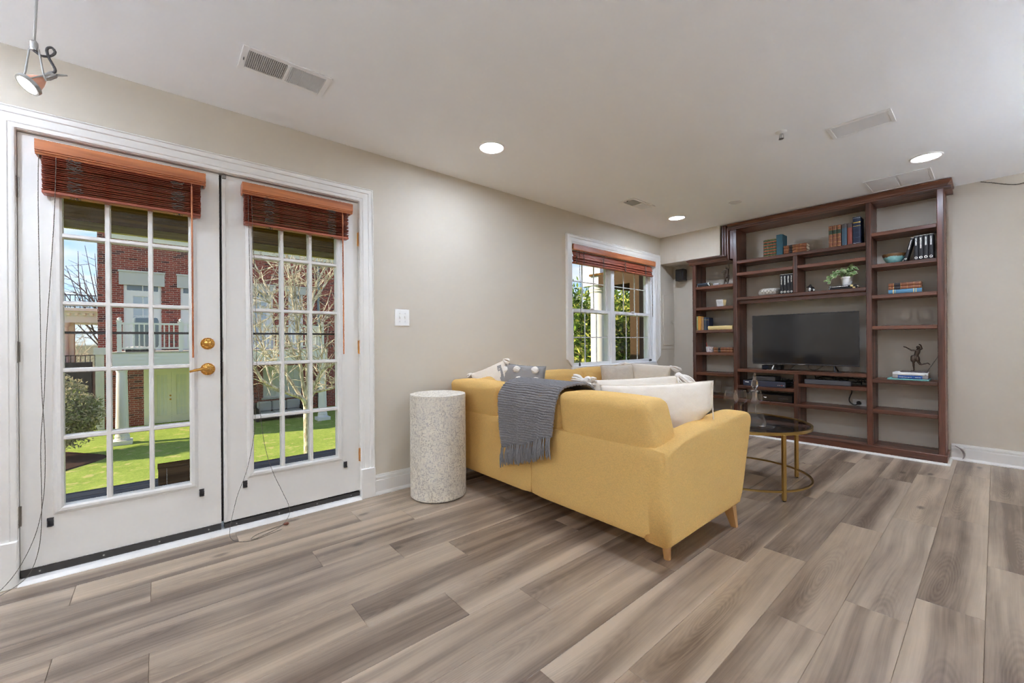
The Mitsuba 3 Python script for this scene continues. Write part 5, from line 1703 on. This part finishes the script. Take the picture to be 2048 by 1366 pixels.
# neighbouring porch seen through the window
k = struct('porch', 'neighbouring porch with a white column and brown timber roof')
part(k, 'column', lathe([(0, GZ), (.22, GZ), (.22, GZ + .10), (.19, GZ + .16), (.165, GZ + .24), (.165, 2.16), (.19, 2.19), (.19, 2.215), (.205, 2.24), (.205, 2.32), (0, 2.32)], 40, (-2.98, 7.585, 0)), 'outside_white', 30)
part(k, 'corner_block', bx(-3.22, -2.74, 7.35, 7.83, 2.32, 2.75), 'outside_white')
part(k, 'fascia', bx(-3.05, -2.95, 7.83, 13.5, 2.32, 2.75), 'shaded_dark_timber')
for i, x in enumerate((-2.45, -2.0, -1.55, -1.1, -.6)):
    part(k, 'joist', bx(x - .02, x + .02, 7.35, 13.0, 2.34, 2.52), 'soffit_wood')
part(k, 'ledger', bx(-2.74, -.16, 7.30, 7.36, 2.26, 2.52), 'shaded_dark_timber')
plain('shaded_dark_timber', lin(66, 52, 36), 0.7, 0.2)  # dark brown, with the shade on fascia and ledger put into the colour
part(k, 'ceiling_board', bx(-3.0, -.16, 7.3, 13.0, 2.52, 2.56), 'soffit_wood')
part(k, 'timber_post', bx(-1.60, -1.40, 6.76, 6.90, GZ, 2.60), 'shaded_dark_timber', label='dark timber post')

# ---------------------------------------------------------------- shrubs
def leaf_cloud(n, c, r, size, seed, flat=1.0, shell=.55, hang=0.0):
    rs = np.random.default_rng(seed)
    d = rs.normal(size=(n, 3)); d /= np.linalg.norm(d, axis=1, keepdims=True)
    lump = 1 + .34 * (meshkit.fbm(d * 2.3 + seed, 3, seed) - .5) * 2
    rad = (shell + (1 - shell) * rs.random(n)) * lump
    p = np.array(c) + d * rad[:, None] * np.array(r)
    u = rs.normal(size=(n, 3)) + d * .6 + np.array([0, 0, hang]); u /= np.linalg.norm(u, axis=1, keepdims=True)
    w = np.cross(u, rs.normal(size=(n, 3))); w /= np.linalg.norm(w, axis=1, keepdims=True)
    s = size * (.6 + .8 * rs.random(n))[:, None]
    a, b, e, f = p - u * s, p + w * s * .38 * flat, p + u * s, p - w * s * .38 * flat
    V = np.stack([a, b, e, f], 1).reshape(-1, 3)
    i = np.arange(n) * 4
    F = np.concatenate([np.stack([i, i + 1, i + 2], 1), np.stack([i, i + 2, i + 3], 1)])
    return trimesh.Trimesh(V, F, process=False)


def leafmat(name, c, t=.25):
    scene[name] = {'type': 'principledthin', 'base_color': rgb(lin(*c)), 'roughness': 0.5, 'diff_trans': t * 2, 'spec_trans': 0.0, 'eta': 1.3}


leafmat('leaf_sage', (172, 174, 136)); leafmat('leaf_dry', (198, 190, 158)); leafmat('leaf_olive', (120, 130, 82))
leafmat('leaf_yellow', (198, 204, 110)); leafmat('leaf_green', (118, 146, 66)); leafmat('leaf_deep', (62, 88, 42))
leafmat('leaf_orange', (214, 144, 92))


def f_bark(p, n, uv):
    t = fbm(p.x * 30, p.y * 30, p.z * 9, 3)
    return mix(lin(160, 150, 130), lin(234, 228, 214), smoothstep(.3, .7, t))


scene['bark'] = two({'type': 'diffuse', 'reflectance': proc(f_bark)})


def shrub(name, label, c, r, mats, n, size, seed, stem=True, hang=0.0):
    k = thing(name, label, 'shrub')
    part(k, 'core', blob(c, [q * .60 for q in r]), 'leaf_core', True)
    for i, m in enumerate(mats):
        part(k, 'foliage', leaf_cloud(n // len(mats), c, r, size, seed + i * 7, hang=hang), m, kind='stuff')
    if stem:
        part(k, 'stem', cat(tube([(c[0], c[1], GZ), (c[0] + .03, c[1] - .02, c[2] - r[2] * .4)], .05, 8), tube([(c[0] + .05, c[1] + .05, GZ), (c[0] + .2, c[1] + .15, c[2] - r[2] * .4)], .035, 8)), 'bark')
    return k


scene['leaf_core'] = two({'type': 'diffuse', 'reflectance': rgb(lin(132, 138, 92))})
shrub('clipped_shrub', 'rounded grey-green shrub at the corner of the brick house', (-12.9, -2.02, -.80), (.85, .86, .80), ('leaf_sage', 'leaf_dry', 'leaf_olive'), 15000, .045, 21)
shrub('clipped_shrub', 'smaller top tuft of a grey-green shrub behind the rounded one', (-13.6, -2.35, -.15), (.7, .8, .50), ('leaf_sage', 'leaf_dry'), 5000, .045, 25)
for i, (c, r, lb) in enumerate((((-5.2, 9.45, .30), (1.3, 1.25, 2.35), 'tall yellow-green evergreen shrub left of the white porch column'), ((-5.0, 11.3, .45), (1.4, 1.35, 2.45), 'tall yellow-green evergreen shrub behind the right half of the window'), ((-6.8, 13.6, .6), (1.8, 1.8, 2.7), 'large evergreen shrub farther back behind the window'), ((-3.6, 9.75, -.75), (.95, 1.0, 1.20), 'low leafy green shrub below the right half of the window'))):
    shrub('evergreen_shrub', lb, c, r, ('leaf_yellow', 'leaf_green', 'leaf_deep'), 11000, .085, 40 + i * 9, hang=-.6)
k = thing('mulch_bed', 'dark mulch bed under the rounded shrub', 'mulch bed')
th = np.arange(40) * 2 * np.pi / 40
part(k, 'mulch', prism([(-12.4 + 1.45 * math.cos(t) * (1 + .12 * math.sin(3 * t)), -2.7 + 1.5 * math.sin(t) * (1 + .1 * math.cos(4 * t))) for t in th], .03, 'z', GZ), 'mulch')

# ---------------------------------------------------------------- bare tree on the lawn
TR = thing('bare_tree', 'pale-barked bare tree on the lawn behind the right french door', 'tree')
X0 = -8.0
rs = np.random.default_rng(17)


def limb(pts, r0, r1, dx=0.0, n=10):
    pts = np.array([(X0 + dx * (i / (len(pts) - 1)), y, z) for i, (y, z) in enumerate(pts)])
    c = catmull(pts, 8)
    return c, tube(c, np.linspace(r0, r1, len(c)), n)


limbs = [([(2.755, -1.88), (2.75, -1.3), (2.746, -.65), (2.742, -.38)], .098, .092, 0), ([(2.745, -.42), (2.765, -.1), (2.758, .45), (2.760, .95), (2.776, 1.78), (2.796, 2.304), (2.768, 2.98), (2.72, 4.2)], .075, .022, .2),
         ([(2.715, -.48), (2.614, -.241), (2.283, -.071), (1.82, .203), (1.65, .46), (1.45, .85), (1.3, 1.4)], .052, .016, .5), ([(2.725, -.42), (2.535, -.07), (2.40, .2), (2.287, .417), (2.02, .75), (1.78, 1.2), (1.6, 1.9)], .042, .012, -.4),
         ([(2.735, -.36), (2.64, .1), (2.572, .665), (2.513, 1.368), (2.437, 1.856), (2.32, 2.6), (2.2, 3.5)], .046, .014, .3), ([(2.78, -.36), (2.90, -.13), (3.12, -.10), (3.433, -.05), (3.9, .14), (4.3, .5)], .055, .018, -.3),
         ([(2.78, -.2), (2.93, .16), (3.051, .43), (3.25, .56), (3.5, .80), (3.8, 1.3)], .046, .014, .5), ([(2.775, 1.45), (2.928, 2.10), (3.18, 2.5), (3.437, 2.87), (3.8, 3.4)], .034, .012, -.3),
         ([(2.775, 1.6), (2.913, 2.384), (3.05, 2.80), (3.244, 3.144), (3.5, 3.8)], .030, .012, .4), ([(2.59, .55), (2.36, 1.2), (2.19, 1.92), (1.98, 2.4), (1.78, 2.85), (1.6, 3.4)], .030, .010, -.5),
         ([(2.55, 1.0), (2.50, 1.7), (2.426, 2.452), (2.288, 2.95), (2.1, 3.6)], .026, .010, .5), ([(2.30, .40), (2.22, .8), (2.10, 1.3), (1.95, 1.75), (1.9, 2.4)], .022, .008, .3), ([(3.05, .43), (3.12, .9), (3.10, 1.4), (3.2, 2.0)], .020, .008, -.2),
         ([(2.0, .1), (1.9, .55), (1.86, 1.1), (1.75, 1.8), (1.7, 2.6)], .022, .008, -.3), ([(2.52, 1.3), (2.64, 1.9), (2.62, 2.5), (2.70, 3.2)], .020, .008, -.3)]
paths = []
for i, (pts, r0, r1, dx) in enumerate(limbs):
    c, m = limb(pts, r0, r1, dx, 12 if i < 2 else 8)
    part(TR, 'trunk' if i < 2 else 'branch', m, 'bark', True)
    paths.append(c)
tw = []
for i, c in enumerate(paths[1:]):
    for q in range(26 if i == 0 else 17):
        t = rs.uniform(.25, 1.0)
        p = c[int(t * (len(c) - 1))]
        d = np.array([rs.normal() * .5, rs.normal() * .8, abs(rs.normal()) * .7 + .25]); d /= np.linalg.norm(d)
        L_ = rs.uniform(.35, .95)
        bend = rs.normal(size=3) * .12 + [0, 0, .08]
        pts = np.array([p, p + d * L_ * .5 + bend * .3, p + d * L_ + bend])
        cc = catmull(pts, 4)
        tw.append(tube(cc, np.linspace(.011, .006, len(cc)), 4, caps=False))
        for s in range(3):
            b = cc[rs.integers(2, len(cc))]
            d2 = d + rs.normal(size=3) * .7; d2 /= np.linalg.norm(d2)
            tw.append(tube([b, b + d2 * rs.uniform(.15, .35)], [.0065, .0045], 4, caps=False))
part(TR, 'twigs', cat(tw), 'bark', kind='stuff')
for i in range(9):
    c = paths[int(rs.integers(2, len(paths)))]
    p = c[int(rs.uniform(.3, .95) * (len(c) - 1))] + rs.normal(size=3) * .10 - [0, 0, .08]
    part(TR, 'dry_leaf', leaf_cloud(4, p, (.04, .04, .04), .035, 300 + i), 'leaf_orange', label='dry orange leaves')

# twiggy background growth left of the house
def thicket(name, label, n, y0, y1, x0, x1, zt, seed):
    k = thing(name, label, 'tree')
    rs = np.random.default_rng(seed)
    tw = []
    for q in range(n):
        p = np.array([rs.uniform(x0, x1), rs.uniform(y0, y1), GZ])
        h = zt * rs.uniform(.6, 1.1)
        pts = [p, p + [rs.normal() * .3, rs.normal() * .35, h * .45], p + [rs.normal() * .7, rs.normal() * .8, h]]
        cc = catmull(pts, 4)
        tw.append(tube(cc, np.linspace(.030, .008, len(cc)), 4, caps=False))
        for s in range(7):
            b = cc[rs.integers(3, len(cc))]
            d = np.array([rs.normal(), rs.normal(), abs(rs.normal()) * .6]); d /= np.linalg.norm(d)
            tw.append(tube([b, b + d * rs.uniform(.4, 1.1)], [.012, .005], 4, caps=False))
    part(k, 'branches', cat(tw), 'bark', kind='stuff')


thicket('leafless_shrubs', 'tangle of bare grey branches behind the portico column', 60, -5.6, -2.6, -30, -26, 4.0, 61)
SKT = thing('distant_bare_tree', 'thin dark bare branches against the sky left of the brick house', 'tree')
scene['dark_bark'] = two({'type': 'diffuse', 'reflectance': rgb(lin(84, 78, 78))})
tw = []
rs = np.random.default_rng(5)
for q in range(13):
    base_ = np.array([-24 + rs.uniform(-1, 1), -1.6 - rs.uniform(0, .6), .5 + rs.uniform(0, 2.2)])
    tip = np.array([-24 + rs.uniform(-1, 1), -3.9 + rs.uniform(-.3, 1.9), 3.1 + rs.uniform(0, 2.6)])
    mid = (base_ + tip) / 2 + [0, rs.normal() * .15, rs.normal() * .2]
    cc = catmull([base_, mid, tip], 6)
    tw.append(tube(cc, np.linspace(.030, .008, len(cc)), 5, caps=False))
    for s in range(6):
        b = cc[rs.integers(3, len(cc))]
        tw.append(tube([b, b + np.array([0, -abs(rs.normal()) * .4, rs.uniform(-.2, .7)])], [.010, .005], 4, caps=False))
part(SKT, 'branches', cat(tw), 'dark_bark', kind='stuff')
part(SKT, 'trunk', tube([(-24, -1.2, GZ), (-24, -1.4, .8), (-24, -1.6, 2.0)], [.22, .16, .10], 8), 'dark_bark')

# ---------------------------------------------------------------- brick house opposite
H_ = thing('brick_house', 'red brick house with white trim across the lawn', 'house')
FX = -17.5
wl = sbox(-1.60, GZ - .1, 11.0, 7.2)
holes = [(-.935, .86, .097, 3.31), (.664, .86, 1.70, 3.31), (2.82, .86, 3.80, 3.31), (4.40, .86, 5.00, 3.31), (-.20, GZ - .1, .96, .10), (3.40, -1.245, 4.91, .116)]
for a, z0, b, z1 in holes:
    wl = wl.difference(sbox(a, z0, b, z1))
part(H_, 'front_wall', prism(wl, .30, 'x', FX - .30), 'brick')
part(H_, 'side_wall', bx(-27, FX - .30, -1.60, -1.30, GZ - .1, 7.2), 'brick')
part(H_, 'interior', bx(FX - .62, FX - .60, -1.3, 11, GZ, 7.2), 'plain_inside')
scene['plain_inside'] = two({'type': 'diffuse', 'reflectance': rgb(lin(176, 174, 168))})
part(H_, 'frieze', bx(FX, FX + .12, -1.262, 11.0, 4.86, 5.30), 'outside_white')
part(H_, 'frieze_moulding', bx(FX, FX + .20, -1.262, 11.0, 5.02, 5.06), 'outside_white')
part(H_, 'eave', bx(FX, FX + .55, -1.262, 11.0, 5.30, 5.40), 'outside_white')
part(H_, 'roof', prism([(FX + .6, 5.40), (FX - .3, 5.9), (FX - 5.0, 9.0), (FX - 9.6, 5.4)], 12.6, 'y', -1.62), 'slate_cloth')
part(H_, 'stone_block', bx(FX, FX + .16, -1.70, -1.36, .74, .99), 'outside_stone')
part(H_, 'stone_pier', bx(FX, FX + .10, -1.66, -1.44, GZ, .74), 'outside_stone')
part(H_, 'downspout', tube([(FX + .06, 5.63, GZ), (FX + .06, 5.63, 5.3)], .06, 10), 'far_glass')
for a, b in ((-1.055, .20), (.56, 1.81), (2.70, 3.90), (4.28, 5.12)):
    z0, z1 = (3.25, 3.775) if b < 2 else (3.27, 3.63)
    part(H_, 'lintel', bx(FX - .02, FX + .06, a, b, z0, z1 - .06), 'outside_stone')
    part(H_, 'lintel_cap', bx(FX - .02, FX + .10, a - .02, b + .02, z1 - .06, z1), 'outside_stone')
for (a, b) in ((-.935, .097), (.664, 1.70), (2.82, 3.80), (4.40, 5.00)):
    fr = sbox(a, .86, b, 3.31).difference(sbox(a + .085, 3.06, b - .085, 3.265)).difference(sbox(a + .245, 1.05, b - .245, 2.86))
    w_ = part(H_, 'door_surround', prism(fr, .06, 'x', FX - .10), 'outside_white')
    part(w_, 'transom_pane', bx(FX - .08, FX - .075, a + .085, b - .085, 3.06, 3.265), 'far_glass')
    part(w_, 'transom_bar', bx(FX - .07, FX - .04, (a + b) / 2 - .012, (a + b) / 2 + .012, 3.06, 3.265), 'outside_white')
    ia, ib = a + .245, b - .245
    for r in range(5):
        for c in range(2):
            y0, y1 = ia + (ib - ia) * c / 2, ia + (ib - ia) * (c + 1) / 2
            z0, z1 = 1.05 + 1.81 * r / 5, 1.05 + 1.81 * (r + 1) / 5
            part(w_, 'pane', bx(FX - .085, FX - .08, y0 + .012, y1 - .012, z0 + .012, z1 - .012), 'curtain_blue')
    part(w_, 'sash', bx(FX - .095, FX - .0855, ia, ib, 1.05, 2.86), 'outside_white')
scene['curtain_blue'] = two({'type': 'principled', 'base_color': rgb(lin(176, 190, 202)), 'roughness': 0.15, 'specular': 0.6})
# lower french doors
for a, b in ((-.19, .372), (.376, .94)):
    d_ = part(H_, 'lower_door', prism(sbox(a, -1.87, b, .06).difference(sbox(a + .14, -1.60, b - .11, -.06)), .05, 'x', FX - .10), 'outside_cream')
    ia, ib = a + .14, b - .11
    for r in range(5):
        for c in range(3):
            y0, y1 = ia + (ib - ia) * c / 3, ia + (ib - ia) * (c + 1) / 3
            z0, z1 = -1.60 + 1.54 * r / 5, -1.60 + 1.54 * (r + 1) / 5
            part(d_, 'pane', bx(FX - .085, FX - .075, y0 + .010, y1 - .010, z0 + .010, z1 - .010), 'curtain_cream')
    part(d_, 'muntins', bx(FX - .092, FX - .0855, ia, ib, -1.60, -.06), 'outside_cream')
part(H_, 'door_knob', cat(blob((FX - .02, .345, -.86), (.03, .03, .03)), blob((FX - .02, .345, -1.00), (.03, .03, .03))), 'brass')
part(H_, 'door_casing', cat(bx(FX - .02, FX + .05, -.41, -.19, GZ, .14), bx(FX - .02, FX + .05, .94, 1.14, GZ, .14), bx(FX - .02, FX + .05, -.41, 1.14, .06, .24)), 'outside_cream')
# lower window with blinds
lw = part(H_, 'lower_window', prism(sbox(3.40, -1.245, 4.91, .116).difference(sbox(3.47, -1.17, 4.12, .05)).difference(sbox(4.19, -1.17, 4.84, .05)), .06, 'x', FX - .10), 'outside_white')
for a, b in ((3.47, 4.12), (4.19, 4.84)):
    part(lw, 'pane', bx(FX - .09, FX - .08, a, b, -1.17, .05), 'curtain_cream')
    part(lw, 'bars', cat([bx(FX - .078, FX - .06, a, b, z - .01, z + .01) for z in (-.86, -.56, -.26)] + [bx(FX - .078, FX - .06, a + (b - a) * q / 3 - .01, a + (b - a) * q / 3 + .01, -1.17, .05) for q in (1, 2)]), 'outside_white')
part(H_, 'window_sill', bx(FX - .05, FX + .08, 3.33, 4.98, -1.31, -1.245), 'outside_stone')

# balcony of the house
BL = thing('balcony', 'white balcony with a railing on the front of the brick house', 'balcony')
bxf = -13.90
part(BL, 'floor', bx(FX, bxf, -1.02, 4.95, .40, .84), 'outside_stone')
part(BL, 'nosing', bx(FX, bxf + .04, -1.06, 4.99, .835, .865), 'plain_inside')
for i in range(4):
    z0 = .405 + i * .107
    part(BL, 'siding_board', hull([(x, y, z) for y in (-1.03, 4.96) for x, z in ((bxf, z0), (bxf + .022, z0), (bxf + .008, z0 + .112), (bxf, z0 + .112))]), 'outside_white')
for y in (-.87, .545, 1.95, 3.40, 4.80):
    part(BL, 'post', cat(bx(bxf - .10, bxf, y - .05, y + .05, .86, 1.76), bx(bxf - .115, bxf + .015, y - .065, y + .065, 1.76, 1.80), xform(trimesh.creation.icosphere(2, .05), at=(bxf - .05, y, 1.845))), 'outside_white')
part(BL, 'top_rail', bx(bxf - .09, bxf - .01, -.87, 4.80, 1.690, 1.745), 'outside_white')
part(BL, 'bottom_rail', bx(bxf - .08, bxf - .02, -.87, 4.80, .95, .995), 'outside_white')
bal = None
y = -.78
while y < 4.75:
    if all(abs(y - p) > .06 for p in (.545, 1.95, 3.40, 4.80)):
        part(BL, 'baluster', bx(bxf - .066, bxf - .034, y - .016, y + .016, .995, 1.690), 'outside_white')
    y += .116
for i in range(5):
    part(BL, 'privacy_slat', bx(bxf - .16, bxf - .14, 4.36 + i * .088, 4.44 + i * .088, .87, 1.72), 'outside_white')
for y in (-.83, 4.83):
    part(BL, 'column', cat(lathe([(0, GZ + .12), (.17, GZ + .12), (.18, GZ + .16), (.165, GZ + .20), (.175, GZ + .24), (.150, GZ + .30), (.150, GZ + .5), (.125, .26), (.135, .28), (.135, .31), (.17, .36), (.17, .40), (0, .40)], 28, (-14.1, y, 0)), bx(-14.33, -13.87, y - .23, y + .23, GZ, GZ + .12)), 'outside_white', 30)
k = thing('covered_grill', 'grill under a grey-blue cover on the balcony', 'grill')
part(k, 'cover', soft_box(-14.95, -14.40, -.60, .02, .98, 1.94, .10, 10, 0, lambda o, h: o * np.array([1, 1, 1])[None] * np.where(o[:, 2:3] > h[2] * .6, np.array([.9, 1.0, 1.0])[None], 1)), 'grill_cover', True)
part(k, 'cabinet', bx(-14.90, -14.45, -.52, -.06, .87, 1.20), 'plain_inside')
scene['grill_cover'] = two({'type': 'diffuse', 'reflectance': rgb(lin(120, 136, 146))})
k = thing('snowy_planter', 'dark planter box with white flowers at the balcony edge', 'planter')
part(k, 'box', bx(-14.05, -13.98, -.74, -.12, .868, .945), 'black_iron')
part(k, 'flowers', leaf_cloud(500, (-14.0, -.45, .97), (.05, .32, .06), .03, 90), 'white_petals', kind='stuff')
leafmat('white_petals', (238, 238, 240))
# garden bench with cushions under the balcony
k = thing('garden_sofa', 'outdoor sofa with pale grey cushions under the balcony', 'sofa')
part(k, 'frame', cat(bx(-15.9, -15.2, 2.80, 4.50, -1.78, -1.68), bx(-15.95, -15.85, 2.80, 4.50, -1.70, -1.22), bx(-15.9, -15.2, 2.80, 2.88, GZ, -1.40), bx(-15.9, -15.2, 4.42, 4.50, GZ, -1.40)), 'black_iron')
for i in range(3):
    part(k, 'seat_cushion', bx(-15.85, -15.2, 2.90 + i * .51, 3.39 + i * .51, -1.68, -1.56, .03), 'grey_cushion')
    part(k, 'back_cushion', bx(-15.86, -15.66, 2.90 + i * .51, 3.39 + i * .51, -1.56, -1.18, .04), 'grey_cushion')
scene['grey_cushion'] = two({'type': 'diffuse', 'reflectance': rgb(lin(168, 172, 176))})

# portico of the next building, left of the brick house
PO = thing('white_portico', 'white columned portico with a dentil cornice and iron railings', 'portico')
qx = -21.0
part(PO, 'entablature', bx(qx - 2.5, qx, -5.2, -1.72, 1.985, 2.26), 'outside_white')
part(PO, 'cornice', cat(bx(qx - 2.5, qx + .10, -5.3, -1.72, 2.36, 2.44), bx(qx - 2.5, qx + .22, -5.4, -1.72, 2.44, 2.56)), 'outside_white')
part(PO, 'frieze', bx(qx - 2.5, qx + .02, -5.2, -1.72, 2.26, 2.36), 'outside_white')
y = -5.1
while y < -1.8:
    part(PO, 'dentil', bx(qx, qx + .12, y, y + .09, 2.27, 2.355), 'outside_cream')
    y += .215
part(PO, 'column', cat(lathe([(0, .10), (.22, .10), (.22, .20), (.17, .26), (.15, 1.80), (.19, 1.86), (.21, 1.985), (0, 1.985)], 24, (qx - .15, -2.86, 0))), 'outside_white', 30)
part(PO, 'column', cat(lathe([(0, .10), (.22, .10), (.22, .20), (.17, .26), (.15, 1.80), (.19, 1.86), (.21, 1.985), (0, 1.985)], 24, (qx - .15, -5.0, 0))), 'outside_white', 30)
part(PO, 'pilaster', bx(qx - .6, qx - .3, -2.72, -2.58, .1, 1.985), 'outside_cream')
for nm, z0, z1 in (('upper_railing', 2.56, 3.10), ('lower_railing', .14, .68)):
    rl = part(PO, nm, cat(bx(qx - .02, qx + .02, -5.2, -1.74, z1 - .03, z1), bx(qx - .015, qx + .015, -5.2, -1.74, z0 + .04, z0 + .06)), 'black_iron')
    y = -5.1
    while y < -1.76:
        part(rl, 'bar', bx(qx - .01, qx + .01, y - .010, y + .010, z0, z1 - .03), 'black_iron')
        y += .1365
part(PO, 'plinth', bx(qx - 2.5, qx + .05, -5.2, -1.95, GZ, .14), 'plain_inside')
k = thing('dark_planter', 'long dark planter box below the iron railing of the portico', 'planter')
part(k, 'box', bx(qx + .10, qx + .5, -3.6, -2.02, GZ, .40), 'black_iron')
